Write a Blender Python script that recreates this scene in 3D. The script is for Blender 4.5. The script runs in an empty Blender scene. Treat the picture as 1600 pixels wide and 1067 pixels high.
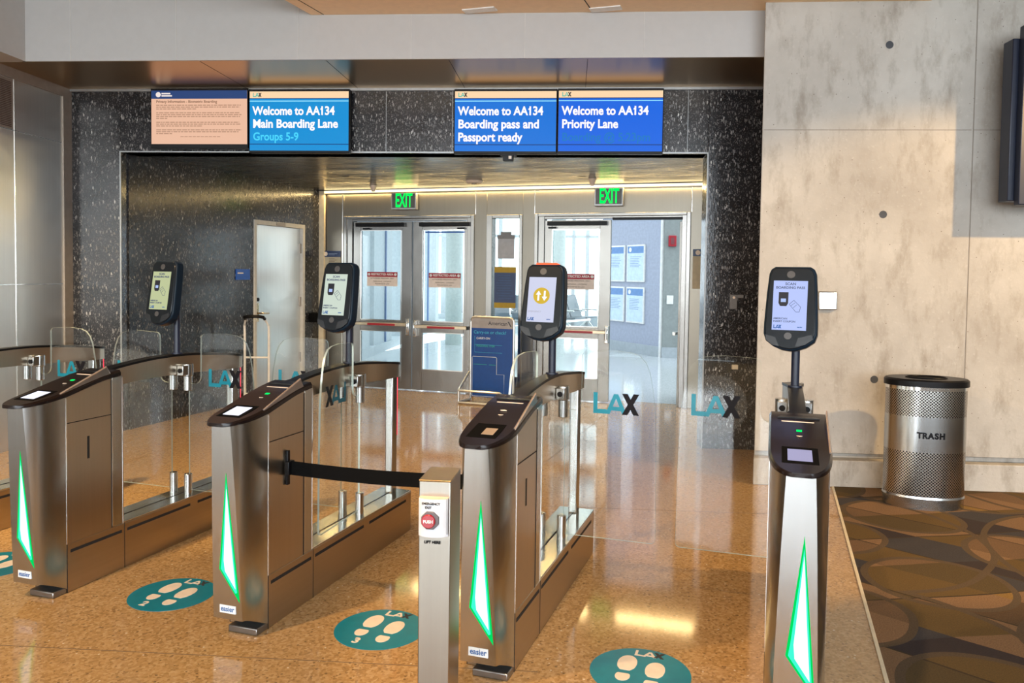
import bpy, bmesh, math, random
from mathutils import Matrix, Vector
random.seed(7)
sc = bpy.context.scene
R = math.radians

# ---------------------------------------------------------------- frames, camera, light
YA, YB = 18.1733, 4.1375            # gates/doors frame and stone-front frame, degrees clockwise from the camera's heading
def frame(fr, u=0, v=0, z=0, yaw=0):
    th = R(YA if fr == 'A' else YB)
    return Matrix.Rotation(-th, 4, 'Z') @ Matrix.Translation((u, v, z)) @ Matrix.Rotation(R(yaw), 4, 'Z')
def wpt(fr, u, v, z=0):
    return frame(fr) @ Vector((u, v, z))

cam_d = bpy.data.cameras.new('camera')
cam = bpy.data.objects.new('camera', cam_d); sc.collection.objects.link(cam)
cam_d.sensor_width = 36; cam_d.lens = 28.0
cam_d.shift_x = -0.00075; cam_d.shift_y = -0.0359
cam_d.clip_start = 0.05; cam_d.clip_end = 200
p, r = R(2.2365), R(0.7655)
Fv = Vector((0, math.cos(p), -math.sin(p))); U0 = Vector((0, math.sin(p), math.cos(p))); R0 = Vector((1, 0, 0))
R2 = R0*math.cos(r) + U0*math.sin(r); U2 = -R0*math.sin(r) + U0*math.cos(r)
m = Matrix.Identity(4)
for i in range(3):
    m[i][0] = R2[i]; m[i][1] = U2[i]; m[i][2] = -Fv[i]
m[2][3] = 1.5
cam.matrix_world = m
sc.camera = cam

sc.view_settings.view_transform = 'Standard'
sc.view_settings.look = 'None'
sc.view_settings.gamma = 1
sc.view_settings.exposure = 0.04
sc.view_settings.use_curve_mapping = False

w = bpy.data.worlds.new('sky'); sc.world = w; w.use_nodes = True
bg = w.node_tree.nodes['Background']
bg.inputs['Color'].default_value = (0.80, 0.92, 1.0, 1); bg.inputs['Strength'].default_value = 3.0

def aim(o, target):
    d = Vector(target) - o.location
    o.rotation_euler = d.to_track_quat('-Z', 'Y').to_euler()
def area(name, loc, target, sx, sy, power, col):
    l = bpy.data.lights.new(name, 'AREA'); l.shape = 'RECTANGLE'; l.size = sx; l.size_y = sy
    l.energy = power; l.color = col
    o = bpy.data.objects.new(name, l); sc.collection.objects.link(o); o.location = loc; aim(o, target)
    return o
def spot(name, loc, target, power, angle, blend, col, rad=0.05):
    l = bpy.data.lights.new(name, 'SPOT'); l.energy = power; l.spot_size = R(angle); l.spot_blend = blend
    l.color = col; l.shadow_soft_size = rad
    o = bpy.data.objects.new(name, l); sc.collection.objects.link(o); o.location = loc; aim(o, target)
    return o
WARM = (1.0, 0.66, 0.33); COOL = (0.86, 0.93, 1.0)
# area lamps stand in for unseen windows behind the camera, spaced for streaky reflections
for k in range(7):
    area('daylight_stand_in', wpt('B', -5.0+1.9*k, -6.9, 2.3), wpt('B', -5.0+1.9*k, 3, 1.9), 1.45, 3.4, 165, COOL)
# ceiling downlights, plus one added fill spot
spot('downlight_lanes', wpt('A', -3.2, 0.6, 3.35), wpt('A', -1.6, 3.6, 0), 420, 74, 0.35, WARM, 0.06)
spot('downlight_priority', wpt('A', -0.9, 1.0, 3.35), wpt('A', -0.2, 3.6, 0), 330, 50, 0.35, WARM, 0.05)
spot('fill_left_lanes', wpt('A', -4.2, 3.2, 3.35), wpt('A', -4.4, 5.4, 0), 520, 84, 0.5, (1.0, 0.70, 0.34), 0.06)  # added fill spot without a fixture, brightens the floor of the left lanes
spot('downlight_bin_wall', wpt('B', 4.7, 3.3, 3.35), wpt('B', 2.3, 5.8, 0.45), 620, 62, 0.35, (1.0, 0.64, 0.28), 0.05)

# ---------------------------------------------------------------- materials
MATS = {}
class G:
    """tiny node-graph helper"""
    def __init__(s, name):
        s.m = bpy.data.materials.new(name); s.m.use_nodes = True
        s.nt = s.m.node_tree; s.b = s.nt.nodes['Principled BSDF']; s.out = s.nt.nodes['Material Output']
    def n(s, t, **k):
        nd = s.nt.nodes.new(t)
        for a, b in k.items(): setattr(nd, a, b)
        return nd
    def l(s, a, b): s.nt.links.new(a, b)
    def val(s, sock, v):
        if hasattr(v, 'is_linked') or isinstance(v, bpy.types.NodeSocket): s.l(v, sock)
        else: sock.default_value = v
    def math(s, op, a, b=0.0, c=0.0):
        nd = s.n('ShaderNodeMath', operation=op)
        s.val(nd.inputs[0], a); s.val(nd.inputs[1], b); s.val(nd.inputs[2], c)
        return nd.outputs[0]
    def co(s, kind='Object', scale=(1, 1, 1), rot=(0, 0, 0), loc=(0, 0, 0)):
        tc = s.n('ShaderNodeTexCoord'); mp = s.n('ShaderNodeMapping')
        mp.inputs['Scale'].default_value = scale; mp.inputs['Rotation'].default_value = rot; mp.inputs['Location'].default_value = loc
        s.l(tc.outputs[kind], mp.inputs['Vector']); return mp.outputs[0]
    def noise(s, vec, scale, detail=2, rough=0.5, fac=True):
        nd = s.n('ShaderNodeTexNoise'); nd.inputs['Scale'].default_value = scale
        nd.inputs['Detail'].default_value = detail; nd.inputs['Roughness'].default_value = rough
        s.l(vec, nd.inputs['Vector']); return nd.outputs[0]
    def voro(s, vec, scale, out='Distance', feature='F1', rnd=1.0):
        nd = s.n('ShaderNodeTexVoronoi', feature=feature); nd.inputs['Scale'].default_value = scale
        nd.inputs['Randomness'].default_value = rnd
        s.l(vec, nd.inputs['Vector']); return nd.outputs[out]
    def ramp(s, fac, stops, interp='LINEAR'):
        nd = s.n('ShaderNodeValToRGB'); cr = nd.color_ramp; cr.interpolation = interp
        while len(cr.elements) > 1: cr.elements.remove(cr.elements[-1])
        cr.elements[0].position = stops[0][0]; cr.elements[0].color = (*stops[0][1], 1)
        for ps, c in stops[1:]:
            e = cr.elements.new(ps); e.color = (*c, 1)
        s.l(fac, nd.inputs[0]); return nd.outputs[0]
    def mix(s, f, a, b, mode='MIX'):
        nd = s.n('ShaderNodeMix', data_type='RGBA', blend_type=mode)
        s.val(nd.inputs[0], f)
        for sock, v in ((nd.inputs[6], a), (nd.inputs[7], b)):
            if isinstance(v, tuple): sock.default_value = (*v, 1)
            else: s.l(v, sock)
        return nd.outputs[2]
    def bump(s, h, strength=0.2, dist=0.01):
        nd = s.n('ShaderNodeBump'); nd.inputs['Strength'].default_value = strength; nd.inputs['Distance'].default_value = dist
        s.l(h, nd.inputs['Height']); s.l(nd.outputs[0], s.b.inputs['Normal'])
    def set(s, **k):
        for a, v in k.items():
            sock = s.b.inputs[{'color': 'Base Color', 'rough': 'Roughness', 'metal': 'Metallic', 'spec': 'Specular IOR Level',
                               'coat': 'Coat Weight', 'coatr': 'Coat Roughness', 'alpha': 'Alpha', 'ior': 'IOR', 'aniso': 'Anisotropic'}[a]]
            if isinstance(v, tuple): sock.default_value = (*v, 1)
            elif isinstance(v, (int, float)): sock.default_value = v
            else: s.l(v, sock)
        return s

def plain(name, col, rough=0.5, metal=0.0, spec=0.5, coat=0.0, var=0.06):
    """painted / plastic surface with a faint procedural variation"""
    if name in MATS: return MATS[name]
    g = G(name); v = g.co()
    nz = g.noise(v, 18, 3)
    a = tuple(c*(1-var) for c in col); b = tuple(min(1, c*(1+var)) for c in col)
    g.set(color=g.ramp(nz, [(0.35, a), (0.65, b)]), rough=rough, metal=metal, spec=spec, coat=coat)
    MATS[name] = g.m; return g.m
def glow(name, col, strength=1.0):
    if name in MATS: return MATS[name]
    g = G(name); e = g.n('ShaderNodeEmission'); e.inputs[0].default_value = (*col, 1); e.inputs[1].default_value = strength
    g.l(e.outputs[0], g.out.inputs[0]); MATS[name] = g.m; return g.m
def screen_mat(name, col, strength=1.0, gloss=0.12):
    """lit display: emission behind glossy glass"""
    if name in MATS: return MATS[name]
    g = G(name); g.set(color=(0.01, 0.01, 0.012), rough=0.25)
    g.b.inputs['Emission Color'].default_value = (*col, 1); g.b.inputs['Emission Strength'].default_value = strength
    g.b.inputs['Specular IOR Level'].default_value = gloss
    MATS[name] = g.m; return g.m
def brushed(name, col, rough=0.3, axis='z', var=0.03, wav=0.0):
    g = G(name)
    sc_ = {'z': (70, 70, 1.0), 'x': (1.0, 70, 70), 'y': (70, 1.0, 70)}[axis]
    nz = g.noise(g.co(scale=sc_), 1.0, 3, 0.6)
    c1 = tuple(c*(1-var) for c in col); c2 = tuple(min(1, c*(1+var)) for c in col)
    g.set(color=g.ramp(nz, [(0.3, c1), (0.7, c2)]), metal=1.0)
    rr = g.n('ShaderNodeMapRange'); g.l(nz, rr.inputs[0]); rr.inputs[3].default_value = rough*0.93; rr.inputs[4].default_value = rough*1.07
    g.set(rough=rr.outputs[0])
    if wav:
        g.bump(g.noise(g.co(), 2.2, 2), wav, 0.05)
    MATS[name] = g.m; return g.m
M_STEEL = brushed('brushed_steel', (0.50, 0.51, 0.505), 0.22, 'z')
M_STEELW = brushed('satin_steel_panel', (0.50, 0.43, 0.34), 0.30, 'z')
M_STEELB = brushed('base_steel', (0.48, 0.40, 0.30), 0.30, 'y')
M_STEELTOP = brushed('base_top_steel', (0.62, 0.60, 0.55), 0.16, 'y')
M_CHROME = plain('polished_steel', (0.78, 0.77, 0.74), 0.12, 1.0)
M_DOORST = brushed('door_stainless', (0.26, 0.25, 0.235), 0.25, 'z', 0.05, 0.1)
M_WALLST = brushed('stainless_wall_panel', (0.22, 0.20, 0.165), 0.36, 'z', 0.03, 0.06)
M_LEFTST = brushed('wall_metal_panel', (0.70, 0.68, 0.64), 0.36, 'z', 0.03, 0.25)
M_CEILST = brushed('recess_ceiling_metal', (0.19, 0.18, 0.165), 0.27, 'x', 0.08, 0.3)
M_BRONZE = brushed('bronze_soffit', (0.46, 0.27, 0.085), 0.30, 'x', 0.04)
M_TRIM = plain('bronze_grey_trim', (0.30, 0.26, 0.22), 0.4, 0.4)
M_BLACK = plain('black_plastic', (0.005, 0.005, 0.006), 0.34, 0, 0.18)
M_BLACKM = plain('matte_black', (0.003, 0.003, 0.003), 0.8, 0, 0.08)
M_LID = plain('dark_brown_lid', (0.009, 0.005, 0.0045), 0.24, 0, 0.3, 0.05)
M_NAVY = plain('navy_black_housing', (0.005, 0.013, 0.024), 0.36, 0, 0.14)
M_NAVYPOLE = plain('navy_pole', (0.008, 0.012, 0.03), 0.35)
M_WHITE = plain('white_paint', (0.75, 0.75, 0.73), 0.5)
M_FASCIA = plain('grey_fascia_panel', (0.50, 0.49, 0.475), 0.42, 0, 0.4, 0, 0.015)
M_CREAM = plain('cream_paint', (0.70, 0.60, 0.42), 0.5)
M_GROOVE = plain('dark_groove', (0.015, 0.012, 0.01), 0.8)
M_RED = plain('sign_red', (0.36, 0.012, 0.025), 0.4)
M_BLUESIGN = plain('sign_blue', (0.01, 0.09, 0.42), 0.4)
M_NAVYSIGN = plain('sign_navy', (0.01, 0.03, 0.10), 0.4)
M_TEAL = plain('logo_teal', (0.0, 0.18, 0.27), 0.35)
M_LOGOK = plain('logo_black', (0.006, 0.006, 0.009), 0.6, 0, 0.15)
M_STICK = plain('sticker_teal', (0.0, 0.19, 0.27), 0.35, 0, 0.5)
M_STICKW = plain('sticker_pale', (0.80, 0.68, 0.56), 0.45)
M_PAPER = plain('paper_cream', (0.66, 0.58, 0.40), 0.7)
M_PAPERT = plain('print_brown', (0.28, 0.22, 0.15), 0.7)
M_BTN = plain('button_red', (0.30, 0.004, 0.012), 0.15, 0, 0.5, 0.5)
M_BTNBOX = plain('button_box_white', (0.62, 0.64, 0.68), 0.22, 0, 0.5, 0.5)
M_BTNTOP = plain('button_box_peach', (0.80, 0.62, 0.50), 0.5)
M_YEL = plain('poster_yellow', (0.45, 0.28, 0.02), 0.6)
M_WOOD = plain('wood_ceiling_veneer', (0.86, 0.62, 0.37), 0.42, 0, 0.4, 0, 0.03)
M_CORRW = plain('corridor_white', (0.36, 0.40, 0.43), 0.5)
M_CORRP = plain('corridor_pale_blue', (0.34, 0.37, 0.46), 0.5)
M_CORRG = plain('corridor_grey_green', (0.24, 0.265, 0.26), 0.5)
M_SIGNGREY = plain('sign_grey', (0.42, 0.42, 0.42), 0.5)

def granite():
    g = G('black_granite')
    v = g.co(scale=(1, 1, 0.36), rot=(R(-20), R(24), 0.0))
    d = g.voro(v, 64, 'Distance'); c = g.voro(v, 64, 'Color')
    f1 = g.math('MULTIPLY', g.math('LESS_THAN', d, 0.33), g.math('GREATER_THAN', c, 0.45))
    v2 = g.co(scale=(1, 1, 0.5), rot=(0, R(-15), 0), loc=(3, 2, 1))
    d2 = g.voro(v2, 120, 'Distance'); c2 = g.voro(v2, 120, 'Color')
    f2 = g.math('MULTIPLY', g.math('LESS_THAN', d2, 0.34), g.math('GREATER_THAN', c2, 0.55))
    br = g.noise(g.co(), 5, 2)
    base = g.ramp(br, [(0.3, (0.008, 0.009, 0.011)), (0.7, (0.024, 0.024, 0.027))])
    fl = g.math('MAXIMUM', f1, g.math('MULTIPLY', f2, 0.6))
    col = g.mix(fl, base, g.ramp(c, [(0.45, (0.10, 0.098, 0.095)), (0.8, (0.24, 0.23, 0.22)), (1.0, (0.68, 0.66, 0.62))]))
    g.set(color=col, rough=g.math('ADD', 0.16, g.math('MULTIPLY', fl, 0.30)), spec=0.5, metal=g.math('MULTIPLY', fl, 0.45))
    g.bump(g.math('ADD', g.noise(v, 60, 3), c), 0.10, 0.01)
    return g.m
M_GRANITE = granite()

def terrazzo():
    g = G('terrazzo'); v = g.co()
    c = g.voro(v, 95, 'Color'); d = g.voro(v, 95, 'Distance')
    col = g.ramp(c, [(0.0, (0.17, 0.10, 0.045)), (0.25, (0.34, 0.20, 0.075)), (0.6, (0.48, 0.29, 0.12)), (1.0, (0.60, 0.42, 0.22))])
    c2 = g.voro(v, 38, 'Color'); d2 = g.voro(v, 38, 'Distance')
    sp = g.math('MULTIPLY', g.math('LESS_THAN', d2, 0.16), g.math('GREATER_THAN', c2, 0.80))
    col = g.mix(sp, col, (0.80, 0.72, 0.55))
    c3 = g.voro(v, 50, 'Color'); d3 = g.voro(v, 50, 'Distance')
    dk = g.math('MULTIPLY', g.math('LESS_THAN', d3, 0.26), g.math('GREATER_THAN', c3, 0.74))
    col = g.mix(dk, col, (0.12, 0.075, 0.035))
    big = g.noise(v, 0.8, 2)
    col = g.mix(0.3, col, g.ramp(big, [(0.3, (0.40, 0.23, 0.095)), (0.7, (0.45, 0.27, 0.115))]))
    g.set(color=col, rough=0.085, spec=0.7)
    return g.m
M_TERR = terrazzo()
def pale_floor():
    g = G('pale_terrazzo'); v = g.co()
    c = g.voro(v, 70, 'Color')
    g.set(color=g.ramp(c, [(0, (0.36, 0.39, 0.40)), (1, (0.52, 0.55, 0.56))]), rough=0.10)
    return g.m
M_PALE = pale_floor()

def concrete():
    g = G('board_formed_concrete'); v = g.co()
    n1 = g.noise(v, 1.3, 5, 0.6); n2 = g.noise(g.co(scale=(1, 1, 0.4)), 7, 6, 0.65); n3 = g.noise(v, 40, 3, 0.6)
    col = g.ramp(n1, [(0.30, (0.37, 0.34, 0.30)), (0.5, (0.46, 0.43, 0.385)), (0.72, (0.55, 0.52, 0.47))])
    col = g.mix(g.ramp(n2, [(0.50, (0, 0, 0)), (0.70, (0.75, 0.75, 0.75))]), col, (0.27, 0.235, 0.19))
    col = g.mix(g.ramp(n3, [(0.60, (0, 0, 0)), (0.75, (0.3, 0.3, 0.3))]), col, (0.62, 0.59, 0.54))
    pit = g.voro(v, 22, 'Distance'); pc = g.voro(v, 22, 'Color')
    ps = g.math('MULTIPLY', g.math('LESS_THAN', pit, 0.07), g.math('GREATER_THAN', pc, 0.72))
    col = g.mix(ps, col, (0.17, 0.14, 0.11))
    g.set(color=col, rough=0.75, spec=0.3); g.bump(g.math('ADD', n2, n3), 0.25, 0.01)
    return g.m
M_CONC = concrete()

def carpet():
    g = G('patterned_carpet')
    tc = g.n('ShaderNodeTexCoord'); sx = g.n('ShaderNodeSeparateXYZ'); g.l(tc.outputs['Object'], sx.inputs[0])
    wob = g.noise(tc.outputs['Object'], 1.5, 1)
    X0, Y0 = sx.outputs[0], sx.outputs[1]
    X = g.math('ADD', X0, g.math('MULTIPLY', g.math('SUBTRACT', wob, 0.5), 0.12)); Y = Y0
    def ring(cx, cy, rad, modx=None, mody=None):
        dx = g.math('SUBTRACT', X, cx); dy = g.math('SUBTRACT', Y, cy)
        if modx: dx = g.math('SUBTRACT', g.math('WRAP', g.math('ADD', dx, modx/2), modx, 0.0), modx/2)
        if mody: dy = g.math('SUBTRACT', g.math('WRAP', g.math('ADD', dy, mody/2), mody, 0.0), mody/2)
        d = g.math('SQRT', g.math('ADD', g.math('MULTIPLY', dx, dx), g.math('MULTIPLY', dy, dy)))
        ins = g.math('LESS_THAN', d, rad)
        edge = g.math('LESS_THAN', g.math('ABSOLUTE', g.math('SUBTRACT', d, rad)), 0.018)
        return ins, edge
    a_in, a_e = ring(1.35, 4.95, 0.33, 1.05, 1.15)
    b_in, b_e = ring(0.80, 4.35, 0.33, 1.05, 1.15)
    c_in, c_e = ring(0.2, 3.3, 0.95, 1.9, 1.7)
    def band(ang, per, wd, off):
        t = g.math('ADD', g.math('ADD', g.math('MULTIPLY', X, math.cos(ang)), g.math('MULTIPLY', Y, math.sin(ang))), off)
        wv = g.math('WRAP', t, per, 0.0)
        e = g.math('LESS_THAN', g.math('ABSOLUTE', g.math('SUBTRACT', wv, per/2)), 0.006)
        return g.math('LESS_THAN', wv, per/2), e
    l_in, l_e = band(R(62), 0.62, 0, 0.1); k_in, k_e = band(R(118), 0.80, 0, 0.3)
    s = g.math('ADD', g.math('MULTIPLY', a_in, 1.0), g.math('MULTIPLY', b_in, 1.0))
    code = g.math('ADD', g.math('ADD', g.math('MULTIPLY', s, 0.45), g.math('MULTIPLY', l_in, 0.23)),
                  g.math('ADD', g.math('MULTIPLY', k_in, 0.13), g.math('MULTIPLY', c_in, 0.08)))
    code = g.math('FRACT', code)
    col = g.ramp(code, [(0.0, (0.048, 0.036, 0.035)), (0.10, (0.11, 0.066, 0.034)), (0.2, (0.060, 0.054, 0.056)), (0.30, (0.23, 0.135, 0.070)),
                        (0.42, (0.14, 0.086, 0.030)), (0.55, (0.25, 0.145, 0.075)), (0.66, (0.105, 0.070, 0.030)), (0.78, (0.26, 0.15, 0.045)), (0.88, (0.18, 0.105, 0.055))], 'CONSTANT')
    col = g.mix(g.math('MAXIMUM', l_e, k_e), col, (0.060, 0.042, 0.024))
    col = g.mix(g.math('MAXIMUM', c_e, g.math('MAXIMUM', a_e, b_e)), col, (0.115, 0.078, 0.046))
    fz = g.noise(tc.outputs['Object'], 160, 3, 0.7)
    col = g.mix(g.ramp(fz, [(0.35, (0.0, 0.0, 0.0)), (0.65, (0.45, 0.45, 0.45))]), col, (0.03, 0.025, 0.02))
    g.set(color=col, rough=0.95, spec=0.1); g.bump(fz, 0.5, 0.004)
    return g.m
M_CARPET = carpet()

def thin_glass(name, tint, refl=1.0, rough=0.0):
    """flat pane: clear transmission plus fresnel mirror reflection"""
    g = G(name)
    t = g.n('ShaderNodeBsdfTransparent'); t.inputs[0].default_value = (*tint, 1)
    gl = g.n('ShaderNodeBsdfGlossy'); gl.inputs['Roughness'].default_value = rough; gl.inputs[0].default_value = (1, 1, 1, 1)
    ge = g.n('ShaderNodeNewGeometry'); vm = g.n('ShaderNodeVectorMath', operation='DOT_PRODUCT')
    g.l(ge.outputs['Normal'], vm.inputs[0]); g.l(ge.outputs['Incoming'], vm.inputs[1])
    c = g.math('SUBTRACT', 1.0, g.math('ABSOLUTE', vm.outputs['Value']))
    f = g.math('MULTIPLY', g.math('ADD', 0.04, g.math('MULTIPLY', g.math('POWER', c, 5.0), 0.96)), refl)
    mx = g.n('ShaderNodeMixShader'); g.l(f, mx.inputs[0]); g.l(t.outputs[0], mx.inputs[1]); g.l(gl.outputs[0], mx.inputs[2])
    g.l(mx.outputs[0], g.out.inputs[0]); return g.m
M_GLASS = thin_glass('clear_glass', (0.985, 0.995, 0.99), 0.65)
M_DGLASS = thin_glass('door_glass', (0.93, 0.97, 0.96), 0.8)
def film():
    g = G('frosted_film')
    t = g.n('ShaderNodeBsdfTransparent'); d = g.n('ShaderNodeBsdfDiffuse'); d.inputs[0].default_value = (0.8, 0.85, 0.85, 1)
    mx = g.n('ShaderNodeMixShader'); mx.inputs[0].default_value = 0.015
    g.l(t.outputs[0], mx.inputs[1]); g.l(d.outputs[0], mx.inputs[2]); g.l(mx.outputs[0], g.out.inputs[0]); return g.m
M_FILM = film()
def edge_glass():
    g = G('glass_edge')
    t = g.n('ShaderNodeBsdfTransparent'); t.inputs[0].default_value = (0.35, 0.62, 0.60, 1)
    gl = g.n('ShaderNodeBsdfGlossy'); gl.inputs[0].default_value = (0.75, 0.9, 0.88, 1); gl.inputs['Roughness'].default_value = 0.25
    mx = g.n('ShaderNodeMixShader'); mx.inputs[0].default_value = 0.5
    g.l(t.outputs[0], mx.inputs[1]); g.l(gl.outputs[0], mx.inputs[2])
    df = g.n('ShaderNodeBsdfDiffuse'); df.inputs[0].default_value = (0.72, 0.84, 0.80, 1)
    m2 = g.n('ShaderNodeMixShader'); m2.inputs[0].default_value = 0.4
    g.l(mx.outputs[0], m2.inputs[1]); g.l(df.outputs[0], m2.inputs[2]); g.l(m2.outputs[0], g.out.inputs[0]); return g.m
M_GEDGE = edge_glass()
def perforated():
    g = G('perforated_steel')
    tc = g.n('ShaderNodeTexCoord'); sx = g.n('ShaderNodeSeparateXYZ'); g.l(tc.outputs['Object'], sx.inputs[0])
    ang = g.math('MULTIPLY', g.math('ARCTAN2', g.math('DIVIDE', sx.outputs[1], 0.66), sx.outputs[0]), 0.235)
    pa = 0.0200; pz = 0.0190
    def dots(off):
        a = g.math('SUBTRACT', g.math('WRAP', g.math('ADD', ang, off*pa/2), pa, 0.0), pa/2)
        z = g.math('SUBTRACT', g.math('WRAP', g.math('ADD', sx.outputs[2], off*pz/2), pz, 0.0), pz/2)
        return g.math('LESS_THAN', g.math('ADD', g.math('MULTIPLY', a, a), g.math('MULTIPLY', z, z)), 0.0054**2)
    hole = g.math('MAXIMUM', dots(0), dots(1))
    g.set(color=g.mix(hole, (0.60, 0.57, 0.53), (0.01, 0.01, 0.01)), metal=g.math('SUBTRACT', 1.0, hole), rough=0.24)
    return g.m
M_PERF = perforated()

# ---------------------------------------------------------------- mesh helpers
class MB:
    def __init__(s): s.bm = bmesh.new(); s.mi = 0
    def face(s, vs, mi=None):
        try:
            f = s.bm.faces.new(vs); f.material_index = s.mi if mi is None else mi; return f
        except ValueError: return None
    def box(s, x0, x1, y0, y1, z0, z1, M=None):
        vs = [s.bm.verts.new((x, y, z)) for x in (x0, x1) for y in (y0, y1) for z in (z0, z1)]
        if M is not None:
            for v_ in vs: v_.co = M @ v_.co
        a = [(0, 1, 3, 2), (4, 6, 7, 5), (0, 4, 5, 1), (2, 3, 7, 6), (0, 2, 6, 4), (1, 5, 7, 3)]
        for q in a: s.face([vs[i] for i in q])
        return s
    def prism(s, pts, a, b, axis='y', sidemat=None, M=None):
        """pts 2-D outline extruded from a to b along axis; x: pts=(y,z), y: pts=(x,z), z: pts=(x,y)"""
        def mk(q, t):
            c = {'x': (t, q[0], q[1]), 'y': (q[0], t, q[1]), 'z': (q[0], q[1], t)}[axis]
            c = Vector(c)
            return s.bm.verts.new(M @ c if M is not None else c)
        A = [mk(q, a) for q in pts]; B = [mk(q, b) for q in pts]
        s.face(A); s.face(list(reversed(B)))
        n = len(pts)
        for i in range(n):
            s.face([A[i], B[i], B[(i+1) % n], A[(i+1) % n]], sidemat)
        return s
    def cyl(s, c, rad, z0, z1, n=24, axis='z', rad2=None):
        rad2 = rad if rad2 is None else rad2
        def mk(an, t, rr):
            a, b = rr*math.cos(an), rr*math.sin(an)
            return s.bm.verts.new({'z': (c[0]+a, c[1]+b, t), 'y': (c[0]+a, t, c[1]+b), 'x': (t, c[0]+a, c[1]+b)}[axis])
        A = [mk(2*math.pi*i/n, z0, rad) for i in range(n)]; B = [mk(2*math.pi*i/n, z1, rad2) for i in range(n)]
        s.face(A); s.face(list(reversed(B)))
        for i in range(n): s.face([A[i], B[i], B[(i+1) % n], A[(i+1) % n]])
        return s
    def tube(s, pts, rad, n=10, closed=False):
        pts = [Vector(q) for q in pts]; rings = []
        N = len(pts)
        for i, q in enumerate(pts):
            if closed: t = (pts[(i+1) % N]-pts[i-1]).normalized()
            else: t = (pts[min(i+1, N-1)]-pts[max(i-1, 0)]).normalized()
            up = Vector((0, 0, 1)) if abs(t.z) < 0.9 else Vector((1, 0, 0))
            a = t.cross(up).normalized(); b = t.cross(a).normalized()
            rings.append([s.bm.verts.new(q+a*rad*math.cos(2*math.pi*k/n)+b*rad*math.sin(2*math.pi*k/n)) for k in range(n)])
        for i in range(N if closed else N-1):
            A, B = rings[i], rings[(i+1) % N]
            for k in range(n): s.face([A[k], A[(k+1) % n], B[(k+1) % n], B[k]])
        if not closed: s.face(rings[0]); s.face(list(reversed(rings[-1])))
        return s
    def quad(s, pts): s.face([s.bm.verts.new(q) for q in pts]); return s
    def build(s, name, mats, parent=None, bevel=0.0, seg=2, sharp=32, mw=None):
        me = bpy.data.meshes.new(name)
        bmesh.ops.recalc_face_normals(s.bm, faces=s.bm.faces[:])
        s.bm.to_mesh(me); s.bm.free()
        for mt in (mats if isinstance(mats, (list, tuple)) else [mats]): me.materials.append(mt)
        for pl in me.polygons: pl.use_smooth = True
        me.set_sharp_from_angle(angle=R(sharp))
        o = bpy.data.objects.new(name, me); sc.collection.objects.link(o)
        if parent is not None: o.parent = parent
        if mw is not None:
            if parent is not None: o.matrix_local = mw
            else: o.matrix_world = mw
        if bevel:
            b = o.modifiers.new('bevel', 'BEVEL'); b.width = bevel; b.segments = seg; b.limit_method = 'ANGLE'; b.angle_limit = R(40)
            b.harden_normals = False
        return o

def tag(o, label=None, cat=None, group=None, kind=None):
    if label: o['label'] = label
    if cat: o['category'] = cat
    if group: o['group'] = group
    if kind: o['kind'] = kind
    return o
def empty(name, mw, label=None, cat=None, group=None):
    o = bpy.data.objects.new(name, None); sc.collection.objects.link(o); o.matrix_world = mw; o.empty_display_size = 0.1
    return tag(o, label, cat, group)
KIDS = {}
def kids(o): return [c for c in bpy.data.objects if c.parent == o]
def copy_tree(o, parent=None):
    c = o.copy(); sc.collection.objects.link(c)
    if parent is not None: c.parent = parent
    for ch in kids(o): copy_tree(ch, c)
    return c
def struct(o): o['kind'] = 'structure'; return o

FACE = Matrix.Rotation(R(90), 4, 'X')            # text / emblems standing upright, read from -y
def text(name, s, size, mat, parent, x, y, z, align='LEFT', bold=0.0, rot=FACE, sx=1.0, ext=0.0004, spacing=1.0, width=None):
    cu = bpy.data.curves.new(name, 'FONT'); cu.body = s; cu.size = size; cu.align_x = align; cu.align_y = 'CENTER'
    cu.extrude = ext; cu.offset = bold; cu.space_character = spacing; cu.resolution_u = 4
    t = bpy.data.objects.new(name, cu); sc.collection.objects.link(t)
    dg = bpy.context.evaluated_depsgraph_get()
    me = bpy.data.meshes.new_from_object(t.evaluated_get(dg))
    bpy.data.objects.remove(t)
    me.name = name; me.materials.clear(); me.materials.append(mat)
    o = bpy.data.objects.new(name, me); sc.collection.objects.link(o)
    if parent is not None: o.parent = parent
    if width: sx = width/max(v_.co.x for v_ in me.vertices)
    M = Matrix.Translation((x, y, z)) @ rot @ Matrix.Diagonal((sx, 1, 1, 1))
    if parent is not None: o.matrix_local = M
    else: o.matrix_world = M
    return o
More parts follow.
